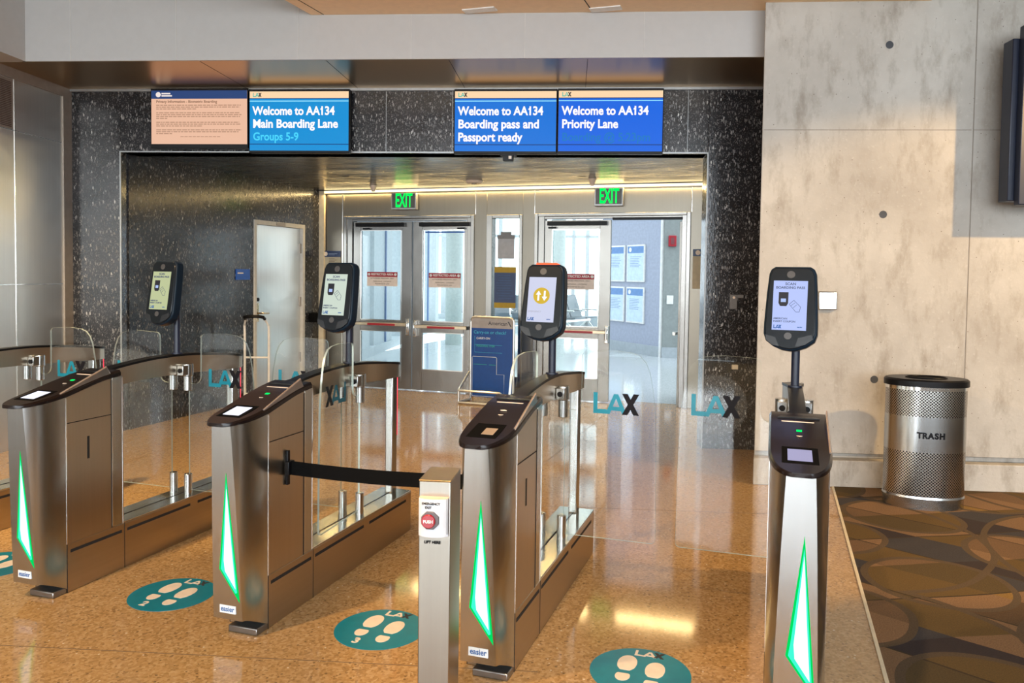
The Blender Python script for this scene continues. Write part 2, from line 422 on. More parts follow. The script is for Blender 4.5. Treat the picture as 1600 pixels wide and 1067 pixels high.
def lax(mb, cx, y, cz, h, w_, teal=0, black=1, axis='y', t=0.0006):
    """the three heavy letters of the airport mark, centred on cx, cz"""
    s = h; x = cx-w_/2; b = cz-h/2
    L = [(0, 0), (0.30*w_, 0), (0.30*w_, 0.21*s), (0.09*w_, 0.21*s), (0.09*w_, s), (0, s)]
    A_out = [(0.27*w_, 0), (0.355*w_, 0), (0.40*w_, 0.15*s), (0.60*w_, 0.15*s), (0.64*w_, 0), (0.74*w_, 0), (0.54*w_, 0.96*s), (0.46*w_, 0.96*s)]
    X1 = [(0.60*w_, 0), (0.70*w_, 0), (1.0*w_, s), (0.90*w_, s)]
    X2 = [(0.90*w_, 0), (1.0*w_, 0), (0.70*w_, s), (0.60*w_, s)]
    def pr(pts, mi, d=0.0):
        mb.mi = mi; mb.prism([(x+q[0], b+q[1]) for q in pts], y-t/2-d, y+t/2+d, axis); mb.mi = 0
    pr(L, teal)
    # A as two legs and a bar so its counter stays open
    pr([(0.27*w_, 0), (0.365*w_, 0), (0.535*w_, 0.96*s), (0.45*w_, 0.96*s)], teal)
    pr([(0.64*w_, 0), (0.74*w_, 0), (0.545*w_, 0.96*s), (0.46*w_, 0.96*s)], teal, 0.0001)
    pr([(0.38*w_, 0.17*s), (0.62*w_, 0.17*s), (0.59*w_, 0.36*s), (0.41*w_, 0.36*s)], teal, 0.00005)
    pr([(0.63*w_, 0), (0.75*w_, 0), (1.0*w_, s), (0.88*w_, s)], black, 0.0002)
    pr([(0.88*w_, 0), (1.0*w_, 0), (0.75*w_, s), (0.63*w_, s)], black, 0.0003)

A0 = frame('A'); B0 = frame('B')

# ---------------------------------------------------------------- the hall shell
ZS, ZO, ZC = 3.115, 2.551, 3.45
mb = MB()
def poly_floor(pts, z0, z1):
    mb.prism([tuple(q) for q in pts], z0, z1, 'z')
o = MB().box(-7.2, 9.0, -7.2, 9.4, -0.10, 0.0).build('floor', M_TERR, mw=A0); struct(o)
# fine saw joints in the terrazzo
mb = MB()
def jline(fr, u0, v0, u1, v1, w_=0.004):
    a, b = wpt(fr, u0, v0), wpt(fr, u1, v1); d = (b-a).normalized(); n_ = Vector((-d.y, d.x, 0))*w_/2
    mb.prism([tuple((a+n_).xy), tuple((b+n_).xy), tuple((b-n_).xy), tuple((a-n_).xy)], 0.0, 0.0006, 'z')
ja = frame('A').inverted()
jline('B', -4.5, 5.10, 1.85, 5.10); jline('B', -4.5, 2.95, -0.1, 2.95); jline('A', -3.95, 4.45, -3.95, 9.1); jline('A', -1.70, 4.4, -1.70, 9.1)
jline('A', -5.6, 7.0, -0.6, 7.0)
o = mb.build('trim_1', plain('joint_brown', (0.16, 0.10, 0.05), 0.5)); struct(o)

# carpet
o = MB().box(0.44, 7.5, -6.8, 8.2, 0.0, 0.006).build('carpet', M_CARPET, mw=A0)
o['kind'] = 'structure'; o['label'] = 'brown and gold carpet patterned with overlapping circles'
o = MB().box(0.425, 0.44, -6.8, 6.35, 0.0, 0.007).build('trim_2', M_CREAM, mw=A0); struct(o)

# granite front: two piers and a lintel around the recess opening
mb = MB()
mb.box(-4.62, -4.09, 6.99, 7.25, 0, ZS)
mb.box(-4.09, 1.158, 6.99, 7.25, ZO, ZS)
mb.box(1.158, 2.0, 6.99, 7.25, 0, ZS)
o = mb.build('wall_front', M_GRANITE, mw=B0, bevel=0.003); struct(o)
mb = MB()
for x in (-4.096, 1.152): mb.box(x, x+0.012, 6.982, 6.992, 0, ZO+0.01)
mb.box(-4.096, 1.164, 6.982, 6.992, ZO, ZO+0.012)
mb.box(-4.56, 1.6, 6.965, 6.992, ZS-0.022, ZS)
for x in (-3.05, -2.0+0.35, -1.06, 0.98): mb.box(x, x+0.004, 6.986, 6.992, ZO+0.012, ZS-0.02)
o = mb.build('trim_3', plain('grey_stone_trim', (0.32, 0.33, 0.33), 0.4, 0.6), mw=B0); struct(o)

# recess: left granite wall with door opening, hidden right wall, back wall
o = MB().box(-5.90, -5.678, 5.90, 7.751, 0, ZO).box(-5.90, -5.678, 8.79, 9.35, 0, ZO).box(-5.90, -5.678, 7.751, 8.79, 2.08, ZO).build('wall_recess_left', M_GRANITE, mw=A0); struct(o)
o = MB().box(-0.572, -0.40, 7.15, 9.35, 0, ZO).build('wall_recess_right', M_GRANITE, mw=A0); struct(o)
mb = MB()
Ai = A0.inverted()
cpts = [Ai @ wpt('B', -4.3, 7.02), Ai @ wpt('B', 1.4, 7.02)]
mb.prism([(cpts[0].x-1.6, cpts[0].y+0.10), (cpts[0].x, cpts[0].y), (cpts[1].x, cpts[1].y), (-0.40, 9.35), (-6.6, 9.35)], ZO, ZO+0.06, 'z')
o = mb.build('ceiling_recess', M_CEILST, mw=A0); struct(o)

mb = MB()
VB = 9.152
def wbox(u0, u1, z0, z1): mb.box(u0, u1, VB, VB+0.14, z0, z1)
wbox(-5.575, -5.317, 0, 2.50); wbox(-5.317, -3.508, 2.211, 2.50); wbox(-3.508, -3.35, 0, 2.50); wbox(-3.35, -2.89, 2.208, 2.50)
wbox(-2.89, -2.74, 0, 2.50); wbox(-2.74, -0.91, 2.219, 2.50); wbox(-0.91, -0.40, 0, 2.50); wbox(-3.35, -2.89, 0, 0.12)
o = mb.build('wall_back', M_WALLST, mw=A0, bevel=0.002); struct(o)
mb = MB()
for u, z0 in ((-5.345, 0), (-3.50, 2.22), (-2.745, 2.22), (-0.905, 2.22), (-0.79, 0)): mb.box(u, u+0.006, VB-0.003, VB, z0, 2.5)
o = mb.build('trim_4', M_CHROME, mw=A0); struct(o)
o = MB().box(-5.675, -5.60, VB-0.03, VB+0.1, 0, ZO-0.01).build('trim_5', M_CREAM, mw=A0); struct(o)
o = MB().box(-5.60, -5.575, VB+0.02, VB+0.1, 0, ZO-0.01).build('trim_6', M_GROOVE, mw=A0); struct(o)

# LED cove along the top of the back wall
t = empty('cove_light', frame('A', -3.13, VB, 2.525), 'long warm white light strip along the top of the steel door wall', 'light')
MB().box(-2.50, 2.56, 0.0, 0.06, -0.025, 0.02).build('light_tray', M_WALLST, t)
MB().box(-2.47, 2.55, -0.022, -0.002, -0.012, 0.014).build('light_strip', glow('warm_led', (1.0, 0.78, 0.40), 3.5), t)
area('cove_glow', wpt('A', -3.13, VB-0.05, 2.50), wpt('A', -3.13, VB-0.35, 0), 4.9, 0.05, 42, (1.0, 0.70, 0.30))

# soffit, fascia, ceilings
o = MB().box(-4.60, 1.95, 6.05, 7.0, ZS, ZS+0.05).build('ceiling_soffit', M_BRONZE, mw=B0); struct(o)
mb = MB(); mb.box(-4.33, 1.60, 6.03, 6.05, ZS, 4.6); mb.box(-4.60, -4.30, -6.9, 6.05, ZS, 4.6)
o = mb.build('wall_upper', M_FASCIA, mw=B0); struct(o)
mb = MB()
for u in (-3.93, -3.076, -2.11, -1.236, -0.374, 0.511): mb.box(u, u+0.004, 6.026, 6.031, ZS, 4.0)
o = mb.build('trim_7', plain('pale_joint', (0.62, 0.6, 0.57), 0.5), mw=B0); struct(o)
mb = MB()
for u in (-2.9, -1.9, -0.95, 0.1): mb.box(u-0.002, u+0.002, 6.06, 6.98, ZS-0.001, ZS)
o = mb.build('trim_8', M_GROOVE, mw=B0); struct(o)
# wood soffit panel: edges run with the gates, far edge with the fascia
mb = MB()
q = [Ai @ wpt('B', -2.10, 6.03), Ai @ wpt('B', 1.38, 6.03)]
L0 = -3.41; Rr = 0.995
far_l = Ai @ wpt('B', -1.97, 6.03)
def onB(u):  # A-frame v on the fascia plane for lateral u
    a, b = Ai @ wpt('B', -4, 6.03), Ai @ wpt('B', 4, 6.03)
    return a.y + (b.y-a.y)*(u-a.x)/(b.x-a.x)
mb.prism([(L0, -2.0), (Rr, -2.0), (Rr, onB(Rr)+0.02), (L0, onB(L0)-0.002)], ZC, ZC+0.14, 'z')
o = mb.build('ceiling_wood', M_WOOD, mw=A0, bevel=0.003); struct(o)
mb = MB()
mb.box(L0+0.095, L0+0.102, -1.9, onB(L0+0.1)-0.01, ZC-0.001, ZC); mb.box(-1.338, -1.330, -1.9, onB(-1.33)-0.01, ZC-0.001, ZC)
mb.box(-1.9, -1.0, 2.0, 2.006, ZC-0.001, ZC)
o = mb.build('trim_9', M_GROOVE, mw=A0); struct(o)
o = MB().box(-4.7, 9.2, -7.0, 6.05, 4.6, 4.7).build('ceiling_unseen', plain('white_ceiling', (0.62, 0.60, 0.57), 0.6), mw=B0); struct(o)  # unseen roof over the hall, put in to keep the light from going flat
for (u0, u1, dv) in ((-2.25, -2.0, 0), (-1.34, -1.11, 0)):
    t = tag(MB().box(u0, u1, onB(u0)-0.10, onB(u0)-0.015, ZC-0.008, ZC).build('air_slot', plain('slot_white', (0.8, 0.8, 0.78), 0.4), mw=A0),
            'slim white air slot at the edge of the wood ceiling, ' + ('the left of two' if u0 < -2 else 'the right of two'), 'vent')

# left wall: brushed metal panels with trims
o = MB().box(-4.62, -4.56, -6.9, 6.99, 0, ZS).build('wall_left', M_LEFTST, mw=B0); struct(o)
mb = MB()
mb.box(-4.56, -4.548, 6.87, 6.99, 0, ZS); mb.box(-4.56, -4.548, 3.0, 6.87, 3.03, ZS)
o = mb.build('trim_10', M_TRIM, mw=B0); struct(o)
mb = MB()
for v_ in (6.25, 5.35, 4.45, 3.5): mb.box(-4.561, -4.557, v_, v_+0.006, 0, 3.03)
for z in (2.612, 1.353): mb.box(-4.561, -4.557, -6, 6.87, z, z+0.006)
o = mb.build('trim_11', M_CHROME, mw=B0); struct(o)
t = empty('wall_vent', frame('B', -4.556, 5.80, 2.82, 0), 'dark slatted ventilation grille set high in the metal wall', 'vent')
MB().box(-0.004, 0.006, -0.42, 0.42, -0.20, 0.20).build('vent_frame', M_TRIM, t)
mb = MB()
for k in range(26): mb.box(0.006, 0.012, -0.40, 0.40, -0.185+k*0.0142, -0.185+k*0.0142+0.006)
mb.build('slats', plain('vent_brown', (0.10, 0.06, 0.045), 0.5, 0.3), t)

# concrete wall on the right (its left end is cut parallel to the gates) with plinth
mb = MB()
Bi = B0.inverted()
dA = (Bi @ wpt('A', 0, 1)) - (Bi @ wpt('A', 0, 0))
def cutx(u, v0, v1): return u + dA.x/dA.y*(v1-v0)
for (v0, z0, z1, u) in ((5.856, 0.235, 4.6, 1.35), (5.90, 0.195, 0.235, 1.36), (5.81, 0.0, 0.195, 1.335)):
    mb.prism([(u, v0), (9.0, v0), (9.0, 6.97), (cutx(u, v0, 6.97), 6.97)], z0, z1, 'z')
o = mb.build('wall_right', M_CONC, mw=B0, bevel=0.006); struct(o)
mb = MB()
mb.box(1.36, 2.79, 5.8545, 5.857, 2.549, 2.553); mb.box(2.80, 8.9, 5.8545, 5.857, 2.549, 2.553)
mb.box(2.80, 2.806, 5.8535, 5.857, 0.24, 4.5); 
o = mb.build('trim_12', plain('concrete_joint', (0.24, 0.21, 0.175), 0.8), mw=B0); struct(o)
for k, (u, z, lb) in enumerate(((2.214, 3.146, 'round dark tie hole, topmost in the concrete wall'), (2.206, 1.955, 'round dark tie hole in the middle of the concrete wall'), (2.18, 0.777, 'round dark tie hole low in the concrete wall, left of the bin'))):
    tag(MB().cyl((0, 0), 0.027, -0.0008, 0.004, 20, 'y').build('tie_hole', plain('hole_grey', (0.06, 0.065, 0.075), 0.8), mw=frame('B', u, 5.8555, z)), lb, 'wall hole', 'tie holes in the concrete wall')

# unseen hall: window wall, piers added for streaky reflections on steel; right wall
mb = MB()
for k in range(8): mb.box(-6.15+1.9*k, -5.75+1.9*k, -7.1, -6.80, 0, 4.6)
mb.box(-6.6, 9.2, -7.1, -6.95, 0, 0.5); mb.box(-6.6, 9.2, -7.1, -6.95, 4.1, 4.6)
o = mb.build('wall_unseen_piers', plain('hall_wall', (0.45, 0.43, 0.40), 0.6), mw=B0); struct(o)
o = MB().box(9.0, 9.2, -7, 6.9, 0, 4.6).build('wall_far_right', plain('hall_wall2', (0.40, 0.36, 0.31), 0.6), mw=B0); struct(o)

# ---------------------------------------------------------------- doors and sidelight
def door_leaf(name, u0, u1, g0, g1, z1=2.14, mid0=0.75, mid1=0.88, gb=0.27, gt=2.035):
    t = empty(name, frame('A', u0, VB+0.02)); t['kind'] = 'structure'
    W = u1-u0; a = g0-u0; b = g1-u0
    mb = MB()
    mb.box(0, a, 0, 0.045, 0.012, z1); mb.box(b, W, 0, 0.045, 0.012, z1)
    mb.box(a, b, 0, 0.045, gt, z1); mb.box(a, b, 0, 0.045, mid0, mid1); mb.box(a, b, 0, 0.045, 0.012, gb)
    mb.build('door_frame', M_DOORST, t, bevel=0.003)
    mb = MB()
    for (z0, z2) in ((gb, mid0), (mid1, gt)):
        for (x0, x1_, y0, y1_) in ((a, a+0.012, z0, z2), (b-0.012, b, z0, z2), (a, b, z0, z0+0.012), (a, b, z2-0.012, z2)):
            mb.box(x0, x1_, -0.006, 0.0, y0, y1_)
    mb.build('glazing_bead', M_CHROME, t)
    MB().box(a, b, 0.018, 0.026, mid1, gt).build('glass', M_DGLASS, t)
    MB().box(a, b, 0.018, 0.026, gb, mid0).build('glass', M_DGLASS, t)
    return t, W, a, b
def panic_bar(t, x0, x1, z, latch):
    MB().box(x0, x1, -0.075, -0.035, z-0.018, z+0.018).build('push_bar', plain('push_bar_gold', (0.60, 0.50, 0.36), 0.3, 0.9), t, bevel=0.004)
    mid = (x0+x1)/2
    MB().box(mid-0.19 if latch > 0 else mid-0.17, mid+0.20 if latch > 0 else mid+0.20, -0.0765, -0.0752, z-0.016, z+0.010).build('red_label', M_RED, t)
    xl = x1 if latch > 0 else x0
    MB().box(xl-0.022, xl+0.022, -0.06, 0.0, z-0.13, z+0.075).box(xl-0.012, xl+0.012, -0.085, -0.06, z-0.09, z+0.05).build('latch_case', M_CHROME, t, bevel=0.006)
    MB().box((x0 if latch > 0 else x1)-0.015, (x0 if latch > 0 else x1)+0.015, -0.07, 0.0, z-0.02, z+0.02).build('end_bracket', M_BLACK, t)
def closer(t, x0, x1, arm):
    MB().box(x0, x1, -0.05, 0.0, 2.075, 2.125).build('door_closer', M_BLACK, t, bevel=0.004)
    MB().box(arm-0.05, arm+0.05, -0.035, 0.0, 2.04, 2.06).build('closer_arm', M_BLACK, t)
mb = MB()
for (a, b, top) in ((-5.317, -3.508, 2.211), (-2.74, -0.91, 2.219)):
    for (x0, x1_) in ((a, a+0.045), (b-0.045, b)): mb.box(x0, x1_, VB-0.02, VB+0.13, 0, top)
    for (x0, x1_) in ((a+0.045, a+0.12), (b-0.10, b-0.045)): mb.box(x0, x1_, VB+0.0, VB+0.12, 0, top-0.03)
    mb.box(a+0.045, b-0.045, VB-0.02, VB+0.13, top-0.035, top)
    mb.box(a+0.10, b-0.09, VB+0.005, VB+0.12, top-0.065, top-0.035)
mb.box(-3.35, -3.275, VB-0.02, VB+0.12, 0.12, 2.208); mb.box(-2.93, -2.89, VB-0.02, VB+0.12, 0.12, 2.208); mb.box(-3.275, -2.93, VB-0.02, VB+0.12, 2.168, 2.208)
mb.box(-3.275, -2.93, VB-0.02, VB+0.12, 0.12, 0.25)
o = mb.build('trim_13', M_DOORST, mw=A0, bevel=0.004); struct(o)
d1, W, a, b = door_leaf('door_1', -5.19, -4.36, -5.085, -4.50)
panic_bar(d1, 0.07, 0.80, 0.835, 1); closer(d1, 0.05, 0.74, 0.20)
d2, W, a, b = door_leaf('door_2', -4.345, -3.55, -4.215, -3.648)
panic_bar(d2, 0.05, 0.76, 0.82, -1); closer(d2, 0.10, 0.78, 0.66)
MB().box(0.17, 0.70, -0.008, 0.0, 1.995, 2.012).build('top_seal', M_BLUESIGN, d2)
d3, W, a, b = door_leaf('door_3', -2.62, -1.82, -2.53, -1.95)
panic_bar(d3, 0.06, 0.775, 0.83, 1); closer(d3, 0.04, 0.76, 0.10)
# fourth leaf stands open into the corridor
t = empty('door_4', frame('A', -1.00, VB+0.10, 0, 83)); t['kind'] = 'structure'
mb = MB(); mb.box(0, 0.11, 0, 0.045, 0.012, 2.12); mb.box(0.69, 0.80, 0, 0.045, 0.012, 2.12); mb.box(0.11, 0.69, 0, 0.045, 2.035, 2.12); mb.box(0.11, 0.69, 0, 0.045, 0.75, 0.88); mb.box(0.11, 0.69, 0, 0.045, 0.012, 0.27)
mb.build('door_frame', M_DOORST, t, bevel=0.003); MB().box(0.11, 0.69, 0.018, 0.026, 0.88, 2.035).build('glass', M_DGLASS, t)
MB().box(0.11, 0.69, 0.018, 0.026, 0.27, 0.75).build('glass', M_DGLASS, t)
MB().box(0.05, 0.75, 0.08, 0.12, 0.81, 0.85).build('push_bar', M_CHROME, t, bevel=0.004)
o = MB().box(-1.80, -1.0, VB-0.015, VB+0.05, 2.135, 2.165).build('trim_17', M_BLACK, mw=A0); struct(o)
# sidelight pane
o = MB().box(-3.275, -2.93, VB+0.04, VB+0.048, 0.25, 2.168).build('window_1', M_DGLASS, mw=A0); struct(o)

# RESTRICTED AREA notices on the glass
def restricted(u, z, wd, label):
    t = empty('restricted_sign', frame('A', u, VB+0.012, z), label, 'sign', 'restricted area notices on the doors')
    h = wd*0.42
    MB().box(-wd/2, wd/2, -0.004, 0.0, -h/2, h/2).build('sign_plate', plain('notice_tan', (0.78, 0.68, 0.60), 0.6), t)
    MB().box(-wd/2, wd/2, -0.0055, -0.004, h/2-h*0.34, h/2).build('red_band', M_RED, t)
    text('headline', 'RESTRICTED AREA', wd*0.088, M_WHITE, t, 0, -0.006, h/2-h*0.17, 'CENTER', 0.0012)
    for s in (-1, 1): MB().cyl((s*wd*0.435, h/2-h*0.17), wd*0.042, -0.0066, -0.0055, 18, 'y').build('round_mark', M_WHITE, t)
    text('small_print', 'AUTHORIZED PERSONNEL ONLY', wd*0.052, M_PAPERT, t, 0, -0.0045, h*0.05, 'CENTER', 0.0004)
    text('small_print', 'TRESPASSING - LOITERING', wd*0.050, M_PAPERT, t, 0, -0.0045, -h*0.17, 'CENTER', 0.0004)
    text('small_print', 'PROHIBITED BY LAW', wd*0.050, M_PAPERT, t, 0, -0.0045, -h*0.34, 'CENTER', 0.0004)
restricted(-4.77, 1.408, 0.43, 'red and tan RESTRICTED AREA notice on the leftmost glass door')
restricted(-3.905, 1.405, 0.43, 'red and tan RESTRICTED AREA notice on the second glass door from the left')
restricted(-2.225, 1.415, 0.44, 'red and tan RESTRICTED AREA notice on the glass door beside the open doorway')

# papers taped on the sidelight
t = empty('hanging_notice', frame('A', -3.105, VB+0.02, 1.80), 'grey clipboard notice hung in the narrow window', 'sign')
MB().box(-0.105, 0.105, -0.008, 0, -0.12, 0.12).build('sheet', M_SIGNGREY, t)
MB().box(-0.11, 0.11, -0.014, 0, 0.12, 0.165).box(-0.065, 0.065, -0.016, 0, 0.165, 0.205).build('clip_bar', plain('clip_grey', (0.20, 0.20, 0.20), 0.5), t)
t = empty('safety_poster', frame('A', -3.112, VB+0.02, 1.33), 'navy poster with yellow top and bottom bands on the narrow window', 'poster')
MB().box(-0.137, 0.137, -0.006, 0, -0.245, 0.245).build('poster_sheet', M_NAVYSIGN, t)
for a_, b_ in ((0.18, 0.25), (-0.25, -0.185)): MB().box(-0.137, 0.137, -0.0075, -0.006, a_, b_).build('yellow_band', M_YEL, t)
mb = MB()
for k in range(10): mb.box(-0.11+random.random()*0.05, 0.06+random.random()*0.05, -0.0075, -0.006, 0.145-k*0.031, 0.150-k*0.031)
mb.build('printed_lines', plain('print_blue', (0.03, 0.10, 0.22), 0.5), t)

# wall notices left and right of the doors
def gov_notice(u, z, wd, h, label, mat):
    t = empty('wall_notice', frame('A', u, VB-0.001, z), label, 'sign')
    MB().box(-wd/2, wd/2, -0.006, 0, -h/2, h/2).build('notice_sheet', mat, t)
    MB().box(-wd/2, wd/2, -0.008, -0.006, h/2-0.08, h/2).build('navy_header', M_NAVYSIGN, t)
    MB().cyl((-wd/2+0.055, h/2-0.04), 0.027, -0.010, -0.008, 20, 'y').build('seal', M_STICKW, t)
    mb = MB()
    mb.box(-wd/2+0.095, wd/2-0.05, -0.009, -0.008, h/2-0.042, h/2-0.034); mb.box(-wd/2+0.095, wd/2-0.09, -0.009, -0.008, h/2-0.056, h/2-0.050)
    mb.build('header_lines', plain('pale_blue_print', (0.25, 0.33, 0.45), 0.5), t)
    mb = MB()
    x = -wd/2+0.10
    for k in range(3): mb.box(x, x+wd*0.42-random.random()*0.03, -0.007, -0.006, h/2-0.105-k*0.018, h/2-0.097-k*0.018)
    for k in range(8): mb.box(x, x+wd*0.34-random.random()*0.02, -0.007, -0.006, h/2-0.19-k*0.022, h/2-0.186-k*0.022)
    mb.build('printed_lines', M_PAPERT, t)
gov_notice(-5.50, 1.56, 0.275, 0.41, 'pale notice with a navy header and round seal at the left of the glass doors', plain('paper_tan', (0.52, 0.46, 0.32), 0.7))
gov_notice(-0.755, 1.58, 0.25, 0.445, 'yellow-cream notice with a navy header and seal at the right of the open doorway', M_PAPER)
tag(MB().box(-0.02, 0.06, -0.02, 0, -0.06, 0.06).build('alarm_sounder', M_CREAM, mw=frame('A', -0.76, VB, 2.24), bevel=0.006), 'small cream box high on the steel wall beside the right EXIT sign', 'alarm')
t = empty('wall_phone', frame('A', -0.735, VB, 1.02), 'small black and red reader at the far right edge of the steel door wall', 'card reader')
MB().box(-0.025, 0.06, -0.045, 0, -0.08, 0.06).build('case', M_BLACK, t, bevel=0.006); MB().box(0.0, 0.05, -0.048, -0.045, -0.03, 0.045).build('red_face', M_RED, t)

# EXIT signs
def exit_sign(u, z, label):
    t = empty('exit_sign', frame('A', u, VB-0.11, z, 4), label, 'exit sign', 'lit exit signs above the doors')
    MB().box(-0.165, 0.165, 0.0, 0.085, -0.105, 0.10).build('sign_box', plain('exit_box', (0.33, 0.33, 0.32), 0.4, 0.8), t, bevel=0.004)
    MB().box(-0.03, 0.03, 0.085, 0.115, -0.05, 0.05).build('mount', M_CHROME, t)
    MB().box(-0.15, 0.15, -0.004, 0.0, -0.085, 0.088).build('sign_face', plain('exit_face', (0.12, 0.12, 0.11), 0.4), t)
    text('exit_letters', 'EXIT', 0.235, glow('exit_green', (0.0, 1.0, 0.09), 1.6), t, 0.005, -0.005, 0.0, 'CENTER', 0.0045, sx=0.47)
exit_sign(-4.42, 2.385, 'green EXIT sign above the closed double doors')
exit_sign(-1.83, 2.395, 'green EXIT sign above the open doorway')

# left recess door
t = empty('door_5', frame('A', -5.678, 7.751)); t['kind'] = 'structure'
MB().box(-0.10, 0.012, 0, 0.05, 0, 2.08).box(-0.10, 0.012, 0.99, 1.04, 0, 2.08).box(-0.10, 0.012, 0.05, 0.99, 2.03, 2.08).build('door_frame', plain('door_frame_grey', (0.55, 0.53, 0.48), 0.4), t, bevel=0.003)
MB().box(-0.075, -0.03, 0.053, 0.987, 0.01, 2.027).build('door_panel', brushed('recess_door_steel', (0.66, 0.66, 0.63), 0.3, 'z', 0.05, 0.25), t)
for z in (0.35, 1.05, 1.72): MB().box(-0.03, -0.012, 0.965, 0.99, z, z+0.12).build('hinge', M_TRIM, t)
MB().tube([(-0.03, 0.11, 1.0), (0.035, 0.11, 1.0), (0.04, 0.13, 1.0), (0.04, 0.24, 0.995)], 0.010).box(-0.031, -0.022, 0.085, 0.135, 0.90, 1.12).build('door_handle', plain('brass_handle', (0.62, 0.50, 0.33), 0.25, 1.0), t)
MB().cyl((0.11, 1.16), 0.022, -0.03, -0.012, 18, 'x').build('lock_cylinder', M_BLACK, t)
MB().box(0.012, 0.02, 0.42, 0.60, 2.035, 2.075).build('frame_sensor', M_TRIM, t)
t = empty('room_sign', frame('A', -5.676, 7.55, 1.45), 'small blue room sign on the granite wall left of the steel door', 'sign')
MB().box(0, 0.012, -0.12, 0.12, -0.06, 0.06).build('sign_plate', M_BLUESIGN, t)
MB().box(0.012, 0.0135, -0.10, 0.0, 0.008, 0.022).build('pale_lettering', M_STICKW, t)
tag(MB().box(0, 0.09, -0.13, 0.13, -0.06, 0.06).build('door_holder', M_BLACKM, mw=frame('A', -5.676, 9.02, 0.90), bevel=0.012), 'matte black box on the granite wall in the corner by the glass doors', 'reader')

# recess ceiling fittings
def sprinkler(u, v_, label):
    t = empty('ceiling_sensor', frame('A', u, v_, ZO), label, 'sensor')
    MB().cyl((0, 0), 0.045, -0.012, 0.0, 24).build('base_ring', M_STICKW, t)
    MB().cyl((0, 0), 0.018, -0.075, -0.012, 20, rad2=0.042).build('cone', M_STICKW, t)
sprinkler(-4.68, 8.74, 'small pale cone sensor on the recess ceiling, left of the EXIT reflection')
sprinkler(-1.93, 8.62, 'small pale cone sensor on the recess ceiling, near the right EXIT sign')
t = empty('smoke_detector', frame('A', -3.28, 8.52, ZO), 'flat white smoke detector in the middle of the recess ceiling', 'smoke detector')
MB().cyl((0, 0), 0.085, -0.03, 0, 28, rad2=0.10).build('housing', M_STICKW, t, bevel=0.004); MB().cyl((0, 0), 0.03, -0.04, -0.03, 20).build('sensor_cap', M_TRIM, t)
for (u, v_, s) in ((-4.55, 7.85, 'left'), (-1.99, 8.38, 'right')):
    tag(MB().box(-0.04, 0.04, -0.012, 0.012, -0.003, 0.0).build('ceiling_slot', M_BLACKM, mw=frame('A', u, v_, ZO)), 'tiny black slot in the %s half of the recess ceiling' % s, 'vent')

